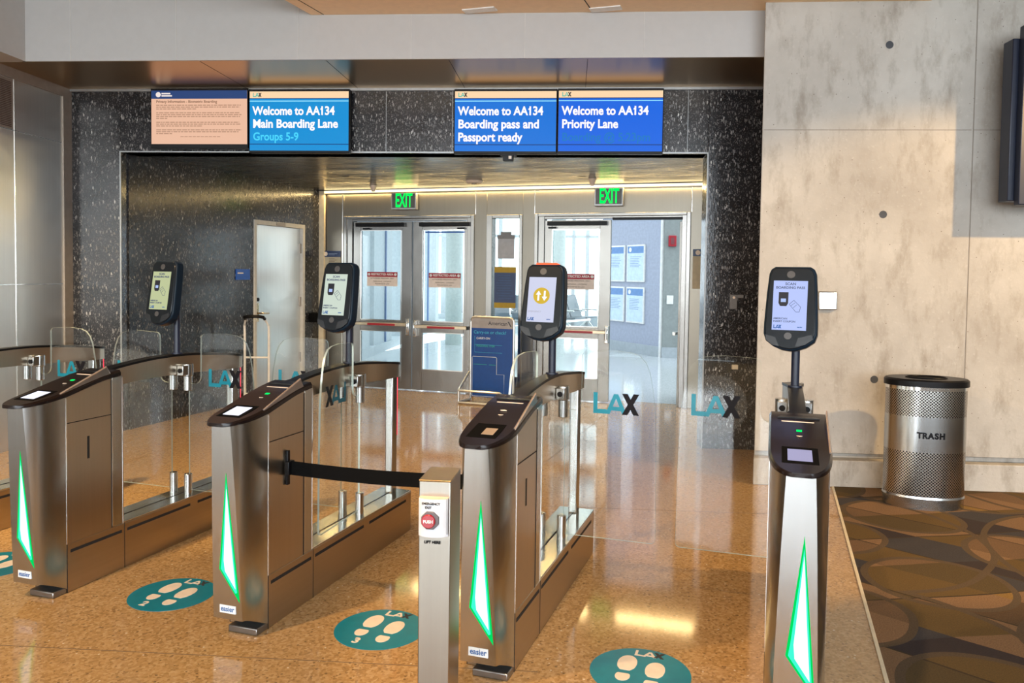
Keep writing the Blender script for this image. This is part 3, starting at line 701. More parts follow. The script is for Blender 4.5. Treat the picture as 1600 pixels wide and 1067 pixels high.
# ---------------------------------------------------------------- overhead displays
def tv(u0, u1, z0, z1, label, kind, lines, sub=None, blue=(0.0, 0.22, 0.80)):
    cx, cz = (u0+u1)/2, (z0+z1)/2; wd, h = u1-u0, z1-z0
    t = empty('display_screen', frame('B', cx, 6.89, cz), label, 'screen', 'overhead boarding displays')
    MB().box(-wd/2-0.008, wd/2+0.008, 0.0, 0.06, -h/2-(0.04 if kind == 'privacy' else 0.022), h/2+0.02).build('housing', M_BLACK, t, bevel=0.004)
    if kind == 'privacy':
        MB().box(-wd/2, wd/2, -0.002, 0, -h/2, h/2).build('screen', screen_mat('screen_peach', (0.86, 0.52, 0.36), 0.95), t)
        MB().box(-wd/2, wd/2, -0.003, -0.002, h/2-0.072, h/2).build('navy_header', screen_mat('screen_navy', (0.02, 0.06, 0.20), 0.9), t)
        MB().cyl((-wd/2+0.065, h/2-0.036), 0.023, -0.0045, -0.003, 24, 'y').build('seal', screen_mat('screen_white', (0.95, 0.85, 0.80), 0.9), t)
        mb = MB(); mb.box(-wd/2+0.095, -wd/2+0.175, -0.0045, -0.003, h/2-0.032, h/2-0.020); mb.box(-wd/2+0.095, -wd/2+0.19, -0.0045, -0.003, h/2-0.052, h/2-0.040)
        mb.build('agency_lettering', screen_mat('screen_white', (0.95, 0.85, 0.80), 0.9), t)
        ink = screen_mat('screen_ink', (0.33, 0.17, 0.10), 0.8)
        text('headline', 'Privacy Information - Biometric Boarding', 0.0335, ink, t, -wd/2+0.045, -0.0035, h/2-0.098, 'LEFT', 0.0006)
        rnd = random.Random(3); mb = MB(); z = h/2-0.128
        ink2 = screen_mat('screen_ink_fine', (0.50, 0.28, 0.18), 0.85)
        for para in ((3, 0.36), (4, 0.10), (3, 0.42), (3, 0.14)):
            for k in range(para[0]):
                end = wd/2-0.05-rnd.random()*0.03 if k < para[0]-1 else -wd/2+0.05+para[1]
                x = -wd/2+0.045
                while x < end:
                    ww = 0.012+rnd.random()*0.034; mb.box(x, min(x+ww, end), -0.0032, -0.002, z-0.0035, z+0.0035); x += ww+0.007
                z -= 0.0165
            z -= 0.0175; mb.build('body_text', ink2, t); mb = MB()
        x = -0.17
        while x < 0.20: mb.box(x, x+0.03, -0.0032, -0.002, z+0.004, z+0.010); x += 0.037
        mb.build('footer_text', ink2, t)
    else:
        MB().box(-wd/2, wd/2, -0.002, 0, -h/2, h/2-0.065).build('screen', screen_mat('screen_blue_%d' % int(blue[1]*100), blue, 1.0), t)
        MB().box(-wd/2, wd/2, -0.002, 0, h/2-0.058, h/2).build('cream_header', screen_mat('screen_cream', (1.0, 0.70, 0.42), 0.95), t)
        mb = MB(); mb.box(-wd/2, wd/2, -0.003, -0.002, h/2-0.088, h/2-0.080)
        mb.build('header_rule', screen_mat('screen_pale', (0.30, 0.80, 1.0), 1.0), t)
        mb = MB(); mb.box(-wd/2, wd/2, -0.003, -0.002, -h/2+0.052, -h/2+0.059); mb.box(-wd/2, wd/2, -0.0015, 0.0, h/2-0.066, h/2-0.057)
        mb.build('footer_rule', screen_mat('screen_dark_rule', (0.0, 0.05, 0.25), 0.7), t)
        mb = MB(); lax(mb, -wd/2+0.068, -0.003, h/2-0.030, 0.036, 0.078)
        mb.build('airport_mark', [screen_mat('screen_teal', (0.10, 0.62, 0.50), 0.8), screen_mat('screen_black', (0.06, 0.03, 0.03), 0.4)], t)
        wh = screen_mat('screen_text_white', (1.0, 0.93, 0.90), 1.1)
        for k, (s_, w_) in enumerate(lines):
            o = text('message', s_, 0.103, wh, t, -wd/2+0.028, -0.004, h/2-0.172-k*0.112, 'LEFT', 0.0030, width=w_)
            if s_.endswith('AA134'):
                full = text('m', s_, 0.103, wh, t, 0, 0, 0, 'LEFT', 0.0030); a_ = max(v_.co.x for v_ in full.data.vertices); bpy.data.objects.remove(full)
                part_ = text('m', 'Welcome to AA', 0.103, wh, t, 0, 0, 0, 'LEFT', 0.0030); b_ = max(v_.co.x for v_ in part_.data.vertices); bpy.data.objects.remove(part_)
                x_ = -wd/2+0.028+(b_+0.006)/a_*w_; z_ = h/2-0.172-k*0.112
                MB().prism([(x_+0.018, z_+0.036), (x_+0.018, z_+0.020), (x_-0.002, z_+0.010), (x_-0.002, z_+0.022)], -0.0045, -0.003, 'y').build('numeral_flag', wh, o, mw=o.matrix_local.inverted())
        if sub:
            o = text('message', sub[0], 0.098, screen_mat('screen_sub_%d' % len(sub[0]), sub[1], 1.0), t, -wd/2+0.03, -0.004, h/2-0.172-0.112*len(lines), 'LEFT', 0.002, width=sub[2])
    return t
tv(-3.742, -2.868, 2.610, 3.080, 'overhead screen with a peach privacy notice under a navy header, leftmost of the four', 'privacy', [])
tv(-2.844, -1.958, 2.555, 3.070, 'overhead blue screen reading Main Boarding Lane, Groups 5-9', 'blue',
   [('Welcome to AA134', 0.735), ('Main Boarding Lane', 0.765)], ('Groups 5-9', (0.06, 0.66, 0.95), 0.41), (0.0, 0.27, 0.66))
tv(-1.022, -0.147, 2.553, 3.066, 'overhead blue screen reading Boarding pass and Passport ready', 'blue',
   [('Welcome to AA134', 0.735), ('Boarding pass and', 0.70), ('Passport ready', 0.56)], None, (0.0, 0.165, 0.68))
tv(-0.127, 0.755, 2.555, 3.068, 'overhead blue screen reading Priority Lane, Boarding @ 5:23pm, rightmost of the four', 'blue',
   [('Welcome to AA134', 0.735), ('Priority Lane', 0.48)], ('Boarding @ 5:23pm', (0.0, 0.17, 0.55), 0.75), (0.0, 0.125, 0.74))
t = empty('security_camera', frame('B', -0.555, 6.90, 2.515), 'tiny black camera hanging under the Boarding pass screen', 'camera')
MB().box(-0.07, 0.07, -0.01, 0.05, 0.0, 0.02).box(-0.045, 0.045, -0.03, 0.04, -0.045, 0.0).build('body', M_BLACK, t, bevel=0.003)
MB().box(0.005, 0.03, -0.033, -0.03, -0.03, -0.005).build('lens', M_STICKW, t)

# card reader, pier; wall plate; big dark display at right edge
t = empty('card_reader', frame('B', 1.43, 6.99, 1.285), 'small grey card reader on the black granite pier', 'card reader')
MB().box(-0.06, 0.0, -0.03, 0, -0.065, 0.06).box(0.0, 0.055, -0.02, 0, 0.03, 0.06).build('reader_body', plain('reader_grey', (0.16, 0.16, 0.16), 0.35), t, bevel=0.005)
MB().cyl((-0.03, 0.035), 0.011, -0.033, -0.03, 16, 'y').build('status_light', M_STICKW, t)
tag(MB().box(0.0, 0.05, -0.035, 0, -0.02, 0.02).build('small_box', M_CREAM, mw=frame('B', 1.40, 6.99, 0.72), bevel=0.004), 'small yellowish box low on the granite pier seen through the glass', 'box')
t = empty('wall_plate', frame('B', 1.832, 5.856, 1.337), 'square brushed steel wall plate on the concrete behind the kiosk', 'wall plate')
MB().box(-0.066, 0.066, -0.035, 0, -0.066, 0.066).build('plate', M_STEEL, t, bevel=0.008)
MB().box(-0.05, 0.05, -0.037, -0.035, -0.045, 0.03).build('cover', M_CHROME, t, bevel=0.003)
t = empty('wall_display', frame('B', 3.45, 5.62, 2.53, 0), 'large dark display cut by the right edge of the photo', 'screen')
MB().box(-0.545, 0.6, -0.04, 0.08, -0.50, 0.575).box(-0.505, 0.6, -0.10, -0.04, -0.53, 0.65).build('display_case', M_NAVYPOLE, t, bevel=0.006)
MB().box(-0.1, 0.3, 0.08, 0.23, -0.2, 0.2).build('wall_mount', M_BLACKM, t)

# ---------------------------------------------------------------- boarding gates
def interp(tab, y):
    if y <= tab[0][0]: return tab[0][1]
    for (a, b), (c, d) in zip(tab, tab[1:]):
        if y <= c: return b+(d-b)*(y-a)/(c-a)
    return tab[-1][1]
ZL = [(-.21, .882), (-.10, .893), (0, .908), (.10, .933), (.20, .957), (.28, .968), (.34, .972)]
ZT = [(-.21, .897), (-.14, .908), (-.06, .922), (0, .936), (.10, .960), (.20, .982), (.28, .995), (.34, 1.0)]
ARC = [(.28, .985), (.38, 1.000), (.50, 1.012), (.62, 1.019), (.75, 1.022), (.90, 1.018), (1.05, 1.006), (1.20, .992), (1.34, .972)]
LOW = [(.28, .905), (.45, .916), (.62, .920), (.80, .918), (1.0, .910), (1.20, .904), (1.34, .900)]
HW = .095
def yflat(z): return -.178+.052*(.9-z)
def gate_body(mw):
    t = empty('boarding_gate', mw)
    # base
    mb = MB(); mb.box(-HW, HW, 0, 1.378, 0.0, .226); mb.build('base', M_STEELB, t, bevel=0.003)
    MB().box(-HW, HW, .337, 1.378, .226, .234).build('base_top', M_STEELTOP, t, bevel=0.002)
    mb = MB()
    for s in (-1, 1):
        x0, x1 = (HW-.001, HW+.0012) if s > 0 else (-HW-.0012, -HW+.001)
        for (a, b) in ((.02, .325), (.36, .815), (.875, 1.31)): mb.box(x0, x1, a, b, .183, .197)
        mb.box(x0, x1, .341, .344, .0, .226); mb.box(x0, x1, 0.0, .003, .0, .226)
    mb.box(-.004, .004, .345, 1.36, .233, .2355)
    mb.build('base_slots', M_GROOVE, t)
    # cabinet
    zc = [(0, .905), (.1, .93), (.2, .953), (.28, .966), (.337, .970)]
    pts = [(0, .226)]+[(.337, .226)]+[(y, z) for y, z in reversed(zc)]
    MB().prism(pts, -HW+.001, HW-.001, 'x').build('cabinet', M_STEELW, t, bevel=0.002)
    mb = MB()
    for s in (-1, 1):
        x0, x1 = (HW-.002, HW) if s > 0 else (-HW, -HW+.002)
        mb.box(x0, x1, .270, .337, .228, .966)
    mb.build('corner_post', M_STEEL, t, bevel=0.001)
    mb = MB()
    for s in (-1, 1):
        x0, x1 = (HW-.002, HW+.0006) if s > 0 else (-HW-.0006, -HW+.002)
        mb.box(x0, x1, .262, .266, .226, .955); mb.box(x0, x1, .008, .262, .784, .788)
        mb.box(x0, x1, .120, .132, .600, .706)
    mb.build('panel_gaps', M_GROOVE, t)
    mb = MB()
    for s in (-1, 1):
        x0, x1 = (HW-.001, HW+.001) if s > 0 else (-HW-.001, -HW+.001)
        mb.box(x0, x1, .0, .005, .226, .90); mb.box(x0, x1, .268, .272, .228, .955); mb.box(x0, x1, .332, .337, .228, .955)
    mb.build('edge_trim', M_CHROME, t)
    # rounded nose with a flat leaning front facet
    mb = MB(); rows = 9; cols = []
    def xcrease(z): return HW*math.sqrt(max(0, 1-(abs(yflat(z))/.2)**2))
    na = 9
    def outline(z):
        xc = xcrease(z); a0 = math.acos(min(1, xc/HW)); pts = []
        for i in range(na+1):
            an = a0*i/na; pts.append((-HW*math.cos(an), -.2*math.sin(an)))
        for i in range(1, 5): pts.append((-xc+2*xc*i/5, yflat(z)))
        for i in range(na+1):
            an = a0*(1-i/na); pts.append((HW*math.cos(an), -.2*math.sin(an)))
        return pts
    grid = []
    n = len(outline(.5))
    for j in range(rows+1):
        f = j/rows; row = []
        for i in range(n):
            y0 = outline(.5)[i][1]
            zb = .02+(.062)*min(1, abs(y0)/.14); zt = interp(ZL, y0)+.004
            z = zb+(zt-zb)*f; x, y = outline(z)[i]
            row.append(mb.bm.verts.new((x, y, z)))
        grid.append(row)
    for j in range(rows):
        for i in range(n-1): mb.face([grid[j][i], grid[j][i+1], grid[j+1][i+1], grid[j+1][i]])
    mb.face(grid[0]); mb.face(list(reversed(grid[-1])))
    for j in range(rows): mb.face([grid[j][0], grid[j+1][0], grid[j+1][-1], grid[j][-1]])
    mb.build('nose', M_STEEL, t, sharp=14)
    MB().box(-.045, .094, -.075, -.002, .0, .028).build('foot', plain('foot_dark_steel', (0.26, 0.25, 0.24), 0.3, 0.9), t, bevel=0.004)
    # light arrow
    def tri(pts, off, d=.0008):
        mb = MB(); mb.bm.verts.ensure_lookup_table()
        A = [mb.bm.verts.new((x, yflat(z)-off, z)) for x, z in pts]; B = [mb.bm.verts.new((x, yflat(z)-off+d, z)) for x, z in pts]
        mb.face(A); mb.face(list(reversed(B)))
        for i in range(len(A)): mb.face([A[i], B[i], B[(i+1) % len(A)], A[(i+1) % len(A)]])
        return mb
    out = [(.016, .690), (.060, .160), (-.032, .290)]
    o = tri(out, .0012).build('light_arrow', glow('arrow_green', (0.0, 0.72, 0.12), 1.0), t)
    tri([(.016, .650), (.034, .42), (.050, .20), (.042, .196), (-.024, .292), (-.017, .340)], .0018).build('light_core', glow('arrow_cyan', (0.05, 0.95, 0.62), 1.1), o)
    tri([(.0165, .625), (.030, .40), (.043, .215), (-.004, .285), (-.008, .330)], .0025).build('light_core', glow('arrow_white', (0.80, 1.0, 0.95), 1.5), o)
    b_ = MB(); y = yflat(.125); b_.box(-.036, .040, y-.0025, y+.004, .109, .141); b_ = b_.build('name_badge', plain('badge_pale', (0.70, 0.76, 0.80), 0.4), t)
    text('badge_lettering', 'easier', 0.030, plain('badge_blue', (0.0, 0.08, 0.30), 0.4), b_, 0.002, yflat(.125)-.003, .126, 'CENTER', 0.0004, sx=0.9)
    # lid
    mb = MB(); cols_ = []
    ys = [-.21, -.205, -.195, -.18, -.155, -.12, -.08, -.04, 0, .05, .10, .15, .20, .25, .29, .32]
    def halfw(y):
        if y >= 0: return .1005
        return max(.018, .1005*math.sqrt(max(0, 1-(y/-.2135)**2))**0.72)
    prev = None
    for y in ys:
        hw = halfw(y); zl, zt = interp(ZL, y), interp(ZT, y)
        ring = [(-hw, zl), (hw, zl), (hw, zl+.6*(zt-zl)), (hw*.93, zt), (-hw*.93, zt), (-hw, zl+.6*(zt-zl))]
        cur = [mb.bm.verts.new((x, y, z)) for x, z in ring]
        if prev:
            for i in range(6): mb.face([prev[i], prev[(i+1) % 6], cur[(i+1) % 6], cur[i]])
        else: mb.face(cur)
        prev = cur
    mb.face(list(reversed(prev)))
    mb.build('lid', M_LID, t, sharp=25)
    # marks on lid
    def lidpatch(x0, x1, y0, y1, off=.0012, skew=0):
        mb = MB(); z0, z1 = interp(ZT, y0)+off, interp(ZT, y1)+off
        A = [mb.bm.verts.new(q) for q in ((x0, y0, z0), (x1, y0, z0), (x1, y1, z1), (x0, y1, z1))]
        B = [mb.bm.verts.new((v_.co.x, v_.co.y, v_.co.z-.0012)) for v_ in A]
        mb.face(A); mb.face(list(reversed(B)))
        for i in range(4): mb.face([A[i], B[i], B[(i+1) % 4], A[(i+1) % 4]])
        return mb
    lidpatch(-.058, .052, .205, .211).build('lid_line', M_STICKW, t)
    lidpatch(-.058, .055, -.135, -.005, .0006).build('scanner_bezel', M_BLACKM, t)
    # acrylic side guide
    f = MB().prism([(-.03, .925), (.235, 1.022), (.268, .968), (.24, .962), (.0, .912)], .090, .097, 'x').build('side_guide', plain('guide_grey', (0.20, 0.16, 0.14), 0.15, 0.6), t)
    MB().tube([(.0935, -.03, .927), (.0935, .235, 1.022)], .0042, 8).tube([(.0935, .235, 1.022), (.0935, .268, .970)], .0025, 8).build('guide_edge', plain('guide_edge', (0.80, 0.66, 0.56), 0.2, 0.8), f)
    # bridge rail: curved panel + dark cap, rounded far end
    def bowed(tab_lo, tab_hi, hw, extra=0.0):
        mb = MB(); prev = None; yy = [.24, .27, .30, .34, .38, .46, .54, .62, .70, .78, .86, .94, 1.02, 1.10, 1.18, 1.26, 1.30, 1.33, 1.35, 1.365, 1.374, 1.378]
        for y in yy:
            w_ = hw*interp([(.24, 1.5), (.34, .62), (.95, .62), (1.12, 1.0)], y)
            if y > 1.30: w_ *= math.sqrt(max(0.02, 1-((y-1.30)/.0785)**2))
            lo, hi = interp(tab_lo, y), interp(tab_hi, y)+extra
            cur = [mb.bm.verts.new((x, y, z)) for x, z in ((-w_, lo), (w_, lo), (w_, hi), (-w_, hi))]
            if prev:
                for i in range(4): mb.face([prev[i], prev[(i+1) % 4], cur[(i+1) % 4], cur[i]])
            else: mb.face(cur)
            prev = cur
        mb.face(list(reversed(prev))); return mb
    bowed(LOW, ARC, .045, -.004).build('bridge_panel', M_STEELW, t, sharp=40)
    bowed([(a, b-.004) for a, b in ARC], ARC, .048, .008).build('bridge_cap', M_BLACK, t, sharp=40)
    MB().box(-.024, .024, 1.275, 1.335, .232, .905).build('end_post', M_STEEL, t, bevel=0.008, seg=3)
    MB().box(-.004, .004, .345, .842, .236, .915).build('fixed_glass', M_GLASS, t)
    MB().box(-.004, .004, .862, 1.27, .236, .915).build('fixed_glass', M_GLASS, t)
    mb = MB(); mb.box(-.002, .002, 1.3795, 1.383, .55, .955)
    mb.build('end_light', glow('end_red', (1.0, 0.06, 0.10), 1.3), t)
    for s in (-1, 1):
        mb = MB(); mb.cyl((s*.050, .852), .0215, .232, .352, 24)
        mb.build('lower_pivot', M_STEEL, t, bevel=0.003)
        mb = MB(); mb.cyl((s*.050, .852), .0235, .822, .905, 24); mb.cyl((s*.050, .852), .029, .907, .972, 24)
        mb.box(s*.050-.02 if s > 0 else s*.050-.02, s*.050+.02, .79, .852, .912, .966)
        o = mb.build('upper_pivot', M_STEEL, t, bevel=0.002)
        MB().cyl((s*.050-.0, .939), .013, .785, .7905, 16, 'y').build('bolt', M_BLACK, o)
    return t, lidpatch

def leaf_outline():
    """leaf seen square on, hinge side at x=0.055, reaching towards +x"""
    P = [(.060, .262), (.475, .262)]
    for k in range(1, 6):
        a = -90+90*k/5; P.append((.475+.022*math.cos(R(a)), .284+.022*math.sin(R(a))))
    P += [(.494, .60), (.487, .86), (.475, .97), (.458, 1.055), (.440, 1.098), (.412, 1.128), (.375, 1.141), (.30, 1.148), (.165, 1.142)]
    for k in range(1, 6):
        a = 90+90*k/5; P.append((.165+.025*math.cos(R(a)), 1.117+.025*math.sin(R(a))))
    P.append((.139, .91))
    for k in range(0, 6):
        a = 0-90*k/5; P.append((.095+.044*math.cos(R(a)), .905+.044*math.sin(R(a))))
    P += [(.060, .861)]
    return P
def leaf(t, side, open_deg=0.0, name='glass_leaf'):
    """side +1 right / -1 left; open_deg swings it towards the arriving side"""
    pivot = Matrix.Translation((side*.050, .852, 0)) @ Matrix.Rotation(R(-open_deg*side), 4, 'Z') @ Matrix.Translation((-side*.050, -.852, 0))
    pts = [(side*x, z) for x, z in leaf_outline()]
    mb = MB(); mb.prism(pts, .852-.005, .852+.005, 'y', sidemat=1)
    o = mb.build(name, [M_GLASS, M_GEDGE], t, mw=pivot)
    cx = side*.305 if side > 0 else -.330; cz = .902 if side > 0 else .921
    mb = MB(); mb.cyl((cx, cz+.005), .135, .8445, .8455, 40, 'y'); mb.build('frosted_disc', M_FILM, o)
    mb = MB(); lax(mb, cx, .8435, cz, .098, .214); mb.build('airport_mark', [M_TEAL, M_LOGOK], o)
    return o

V0 = 2.803
gates = []
body, lidpatch = gate_body(frame('A', -3.16, V0))
gates = [body]
for k in (-1, 1, 2, 3):
    c = copy_tree(body); c.matrix_world = frame('A', -3.16+1.0846*k, V0); gates.append(c)
gm1, g0, g1, g2, g3 = gates[1], gates[0], gates[2], gates[3], gates[4]
GRP = 'boarding gates in a row'
tag(gm1, 'steel and glass gate cut off by the left edge, only its far end in view', 'gate', GRP)
tag(g0, 'steel gate with green light arrow nearest the left edge, lid display lit white', 'gate', GRP)
tag(g1, 'steel gate with green light arrow from whose side the black strap starts', 'gate', GRP)
tag(g2, 'steel gate with green light arrow just right of the push-button post, lid display dark', 'gate', GRP)
tag(g3, 'steel gate seen end-on beside the carpet, with green arrow and lavender lid display', 'gate', GRP)
scr_w = screen_mat('lid_screen_white', (0.85, 0.86, 1.0), 1.3)
scr_l = screen_mat('lid_screen_lavender', (0.42, 0.40, 0.62), 0.9)
for gt, mt in ((gm1, scr_w), (g0, scr_w), (g1, scr_w), (g3, scr_l)):
    o = lidpatch(-.040, .036, -.115, -.025, .0022).build('lid_display', mt, gt)
    lidpatch(-.009, .009, .120, .134, .0012).build('green_light', glow('go_green', (0.0, 0.9, 0.12), 1.6), gt)
    mb = MB(); mb.prism([(-.010, .085), (.010, .085), (.0, .070)], interp(ZT, .08)+.0006, interp(ZT, .08)+.0022, 'z'); mb.build('lid_arrow', M_STICKW, gt)
MB_ = lidpatch(-.010, .036, -.105, -.045, .0022).build('lid_display', plain('lid_screen_tan', (0.35, 0.27, 0.20), 0.15), g2)
for y0, s in ((.118, 1), (.070, -1)):
    mb = MB(); z = interp(ZT, y0+.005)
    mb.prism([(-.013, y0), (.013, y0), (0, y0+.014)] if s > 0 else [(-.011, y0+.014), (.011, y0+.014), (0, y0)], z+.0010, z+.0030, 'z'); mb.build('lid_arrow', M_STICKW, g2)
leaf(gm1, 1); leaf(g0, -1); leaf(g0, 1); leaf(g1, -1); leaf(g1, 1, 86); leaf(g2, -1, 86); leaf(g2, 1); leaf(g3, -1)

# ---------------------------------------------------------------- scanner kiosks on poles
def kiosk(k, label, scr_col, content, yaw=-8, red=False):
    c = empty('face_scanner', frame('A', -3.16+1.0846*k, V0+.825, 1.0), label, 'scanner', 'scanner kiosks on poles above the gates')
    MB().cyl((0, 0), .0175, .026, .40, 20).cyl((0, 0), .03, .026, .036, 20).build('pole', M_NAVYPOLE, c)
    Hm = Matrix.Translation((-.027, -.095, .368)) @ Matrix.Rotation(R(yaw), 4, 'Z') @ Matrix.Rotation(R(-9), 4, 'X') @ Matrix.Diagonal((1.14, 1, 1.06, 1))
    out = [(-.062, .170), (-.076, .160), (-.083, .142), (-.089, .06), (-.094, -.06), (-.094, -.10), (-.085, -.128), (-.058, -.150), (-.028, -.163), (0, -.167)]
    out = out+[(-x, z) for x, z in reversed(out[:-1])]
    h = MB().prism(out, .006, .058, 'y').build('housing', M_NAVY, c, bevel=0.009, seg=3, mw=Hm)
    MB().box(-.03, .03, .058, .085, -.05, .05).build('mount_bracket', M_BLACK, h)
    MB().prism([(x*.93, z*.955) for x, z in out], .0, .007, 'y').build('front_panel', plain('panel_black', (0.006, 0.009, 0.013), 0.18, 0, 0.2, 0.05), h, bevel=0.003)
    s = MB().box(-.064, .056, -.0015, .0, -.085, .112).build('screen', screen_mat('kiosk_screen_%s' % content+str(k), scr_col, 0.95), c, mw=Hm)
    for q_, r_ in (((-.004, .137), .0145), ((-.006, -.108), .0135)): MB().cyl(q_, r_, -.002, .0, 24, 'y').build('sensor', plain('lens_grey', (0.05, 0.052, 0.058), 0.2), h)
    for P_ in ([(.03, -.115), (.075, -.100), (.082, -.118), (.055, -.140), (.02, -.150)], [(-.085, -.105), (-.05, -.115), (-.035, -.150), (-.06, -.145), (-.083, -.125)]): MB().prism(P_, -.0015, .0, 'y').build('chin_panel', plain('chin_grey', (0.016, 0.020, 0.026), 0.2, 0, 0.4, 0.2), h)
    ink = screen_mat('kiosk_ink', (0.10, 0.14, 0.26), 0.6); blue = screen_mat('kiosk_blue', (0.0, 0.12, 0.45), 0.8)
    mb = MB(); lax(mb, -.044, -.0022, -.072, .014, .028); mb.build('airport_mark', [blue, blue], s)
    text('maker_lettering', 'easier', .0075, blue, s, .034, -.002, -.072, 'CENTER', .0002)
    if content == 'scan':
        text('instruction', 'SCAN', .0145, ink, s, -.004, -.002, .099, 'CENTER', .0003)
        text('instruction', 'BOARDING PASS', .0135, ink, s, -.004, -.002, .084, 'CENTER', .0003)
        text('instruction', 'AMERICAN', .010, ink, s, -.060, -.002, -.040, 'LEFT', .0002)
        text('instruction', 'INSERT COUPON', .010, ink, s, -.060, -.002, -.051, 'LEFT', .0002)
        mb = MB(); mb.prism([(-.044, .066), (-.010, .066), (-.010, .022), (-.016, .010), (-.038, .010), (-.044, .022)], -.0026, -.0015, 'y'); i_ = mb.build('reader_icon', screen_mat('kiosk_dark', (0.03, 0.035, 0.05), 0.5), s)
        MB().box(-.036, -.018, -.0034, -.0026, .026, .040).build('icon_window', screen_mat('kiosk_pale', (0.45, 0.60, 1.0), 0.9), i_)
        mb = MB(); pts = [(-.006, .018), (.010, .034), (.034, .008), (.030, -.012), (.018, -.012)]
        for a, b in zip(pts, pts[1:]+pts[:1]): mb.tube([(a[0], -.002, a[1]), (b[0], -.002, b[1])], .0008, 6)
        for a, b in (((.0, .012), (.014, .024)), ((.008, .004), (.02, .016))): mb.tube([(a[0], -.002, a[1]), (b[0], -.002, b[1])], .0007, 6)
        mb.build('hand_icon', ink, s)
    else:
        i_ = MB().cyl((-.004, .030), .036, -.0026, -.0015, 36, 'y').build('arrow_icon', screen_mat('kiosk_yellow', (0.72, 0.48, 0.02), 0.9), s)
        mb = MB()
        for sx_, d in ((-.017, 1), (.010, -1)):
            P = [(-.004, -.022), (.004, -.022), (.004, .004), (.012, .004), (0, .022), (-.012, .004), (-.004, .004)]
            mb.prism([(sx_+x, .030+d*z) for x, z in P], -.0036, -.0026, 'y')
        mb.build('arrows', screen_mat('kiosk_white', (0.95, 0.95, 1.0), 1.0), i_)
        text('instruction', 'EMERGENCY', .010, screen_mat('kiosk_faint', (0.45, 0.45, 0.55), 0.9), s, -.058, -.002, -.040, 'LEFT', 0)
    if red:
        MB().box(-.045, .05, .010, .050, .166, .178).build('warning_light', glow('warning_orange', (1.0, 0.12, 0.05), 1.8), h, bevel=0.004)
    return c
kiosk(0, 'dark blue scanner kiosk on a pole with a yellow-green screen, leftmost of the four', (0.52, 0.58, 0.32), 'scan')
kiosk(1, 'dark blue scanner kiosk on a pole in front of the steel wall, screen pale green', (0.62, 0.72, 0.62), 'scan')
kiosk(2, 'black scanner kiosk with a red top light, screen showing a yellow circle with arrows', (0.62, 0.66, 0.86), 'arrows', red=True)
kiosk(3, 'large black scanner kiosk reading SCAN BOARDING PASS in front of the concrete wall', (0.48, 0.58, 1.0), 'scan')

# ---------------------------------------------------------------- push-button post and strap
t = empty('steel_post', frame('A', -.965, 2.205, 0, 11.5), 'brushed steel post with a sloping top, cut by the bottom edge', 'post')
mb = MB(); mb.box(-.049, .049, 0, .165, 0, .866)
mb.build('post_body', brushed('post_steel', (0.36, 0.335, 0.29), 0.32, 'z'), t, bevel=0.003)
MB().box(-.05, .05, -.001, .166, .866, .870).build('post_cap', plain('cap_bronze', (0.34, 0.24, 0.14), 0.3, 0.9), t, bevel=0.002)
t2 = empty('push_button', frame('A', -.965, 2.205, .012, 11.5), 'white emergency exit push button box with a red PUSH button on the steel post', 'button')
def bulge(x): return -.030*math.sqrt(max(0, 1-(x/.050)**2))-.004
P = [(-.046, .0)]+[(x, bulge(x)) for x in [-.046+.092*i/14 for i in range(15)]]+[(.046, .0)]
MB().prism(P, .692, .806, 'z').build('box_cover', M_BTNBOX, t2, bevel=0.001)
MB().prism([(x*.98, y*.98) for x, y in P], .806, .8085, 'z').build('cover_top', M_BTNTOP, t2)
MB().box(.035, .046, -.022, -.002, .70, .808).build('side_clip', plain('clip_grey2', (0.30, 0.31, 0.33), 0.3), t2, bevel=0.002)
oct_ = [(.029*math.cos(R(22.5+45*i))-.006, .745+.029*math.sin(R(22.5+45*i))) for i in range(8)]
MB().prism(oct_, -.040, -.028, 'y').build('button_surround', plain('surround_grey', (0.10, 0.09, 0.10), 0.3), t2, bevel=0.002)
b_ = MB().cyl((-.010, .744), .0215, -.047, -.038, 28, 'y').build('red_button', M_BTN, t2, bevel=0.003)
text('button_lettering', 'PUSH', .0125, M_WHITE, b_, -.010, -.0475, .744, 'CENTER', .0004)
text('box_lettering', 'EMERGENCY', .0098, M_BLACK, t2, -.004, -.0358, .795, 'CENTER', .0003)
text('box_lettering', 'EXIT', .0098, M_BLACK, t2, -.012, -.0358, .783, 'CENTER', .0003)
text('lower_lettering', 'LIFT HERE', .0115, M_BLACK, t2, -.006, -.0030, .667, 'CENTER', .0004)

t = empty('barrier_strap', frame('A', 0, 0, 0), 'black strap stretched between two gates behind the steel post', 'strap')
mb = MB(); xs = [-1.985+.085+.012, -1.6, -1.35, -1.1-.02+.0]
prev = None
N = 14
for i in range(N+1):
    f = i/N; u = -1.968+(.868)*f; v_ = 2.935-.03*f; z = .652+.026*f-.012*math.sin(math.pi*f)
    cur = [mb.bm.verts.new((u, v_+dy, z+dz)) for dy, dz in ((-.0015, -.030), (.0015, -.030), (.0015, .030), (-.0015, .030))]
    if prev:
        for j in range(4): mb.face([prev[j], prev[(j+1) % 4], cur[(j+1) % 4], cur[j]])
    else: mb.face(cur)
    prev = cur
mb.face(list(reversed(prev)))
mb.build('strap', M_BLACKM, t)
for u, z in ((-1.9805, .652), (-1.0845, .678)):
    s = 1 if u < -1.5 else -1
    MB().box(min(u, u+s*.012), max(u, u+s*.012), 2.925, 2.945, z-.075, z+.075).box(min(u+s*.006, u+s*.026), max(u+s*.006, u+s*.026), 2.912, 2.958, z-.030, z+.030).build('end_clip', M_BLACK, t, bevel=0.003)

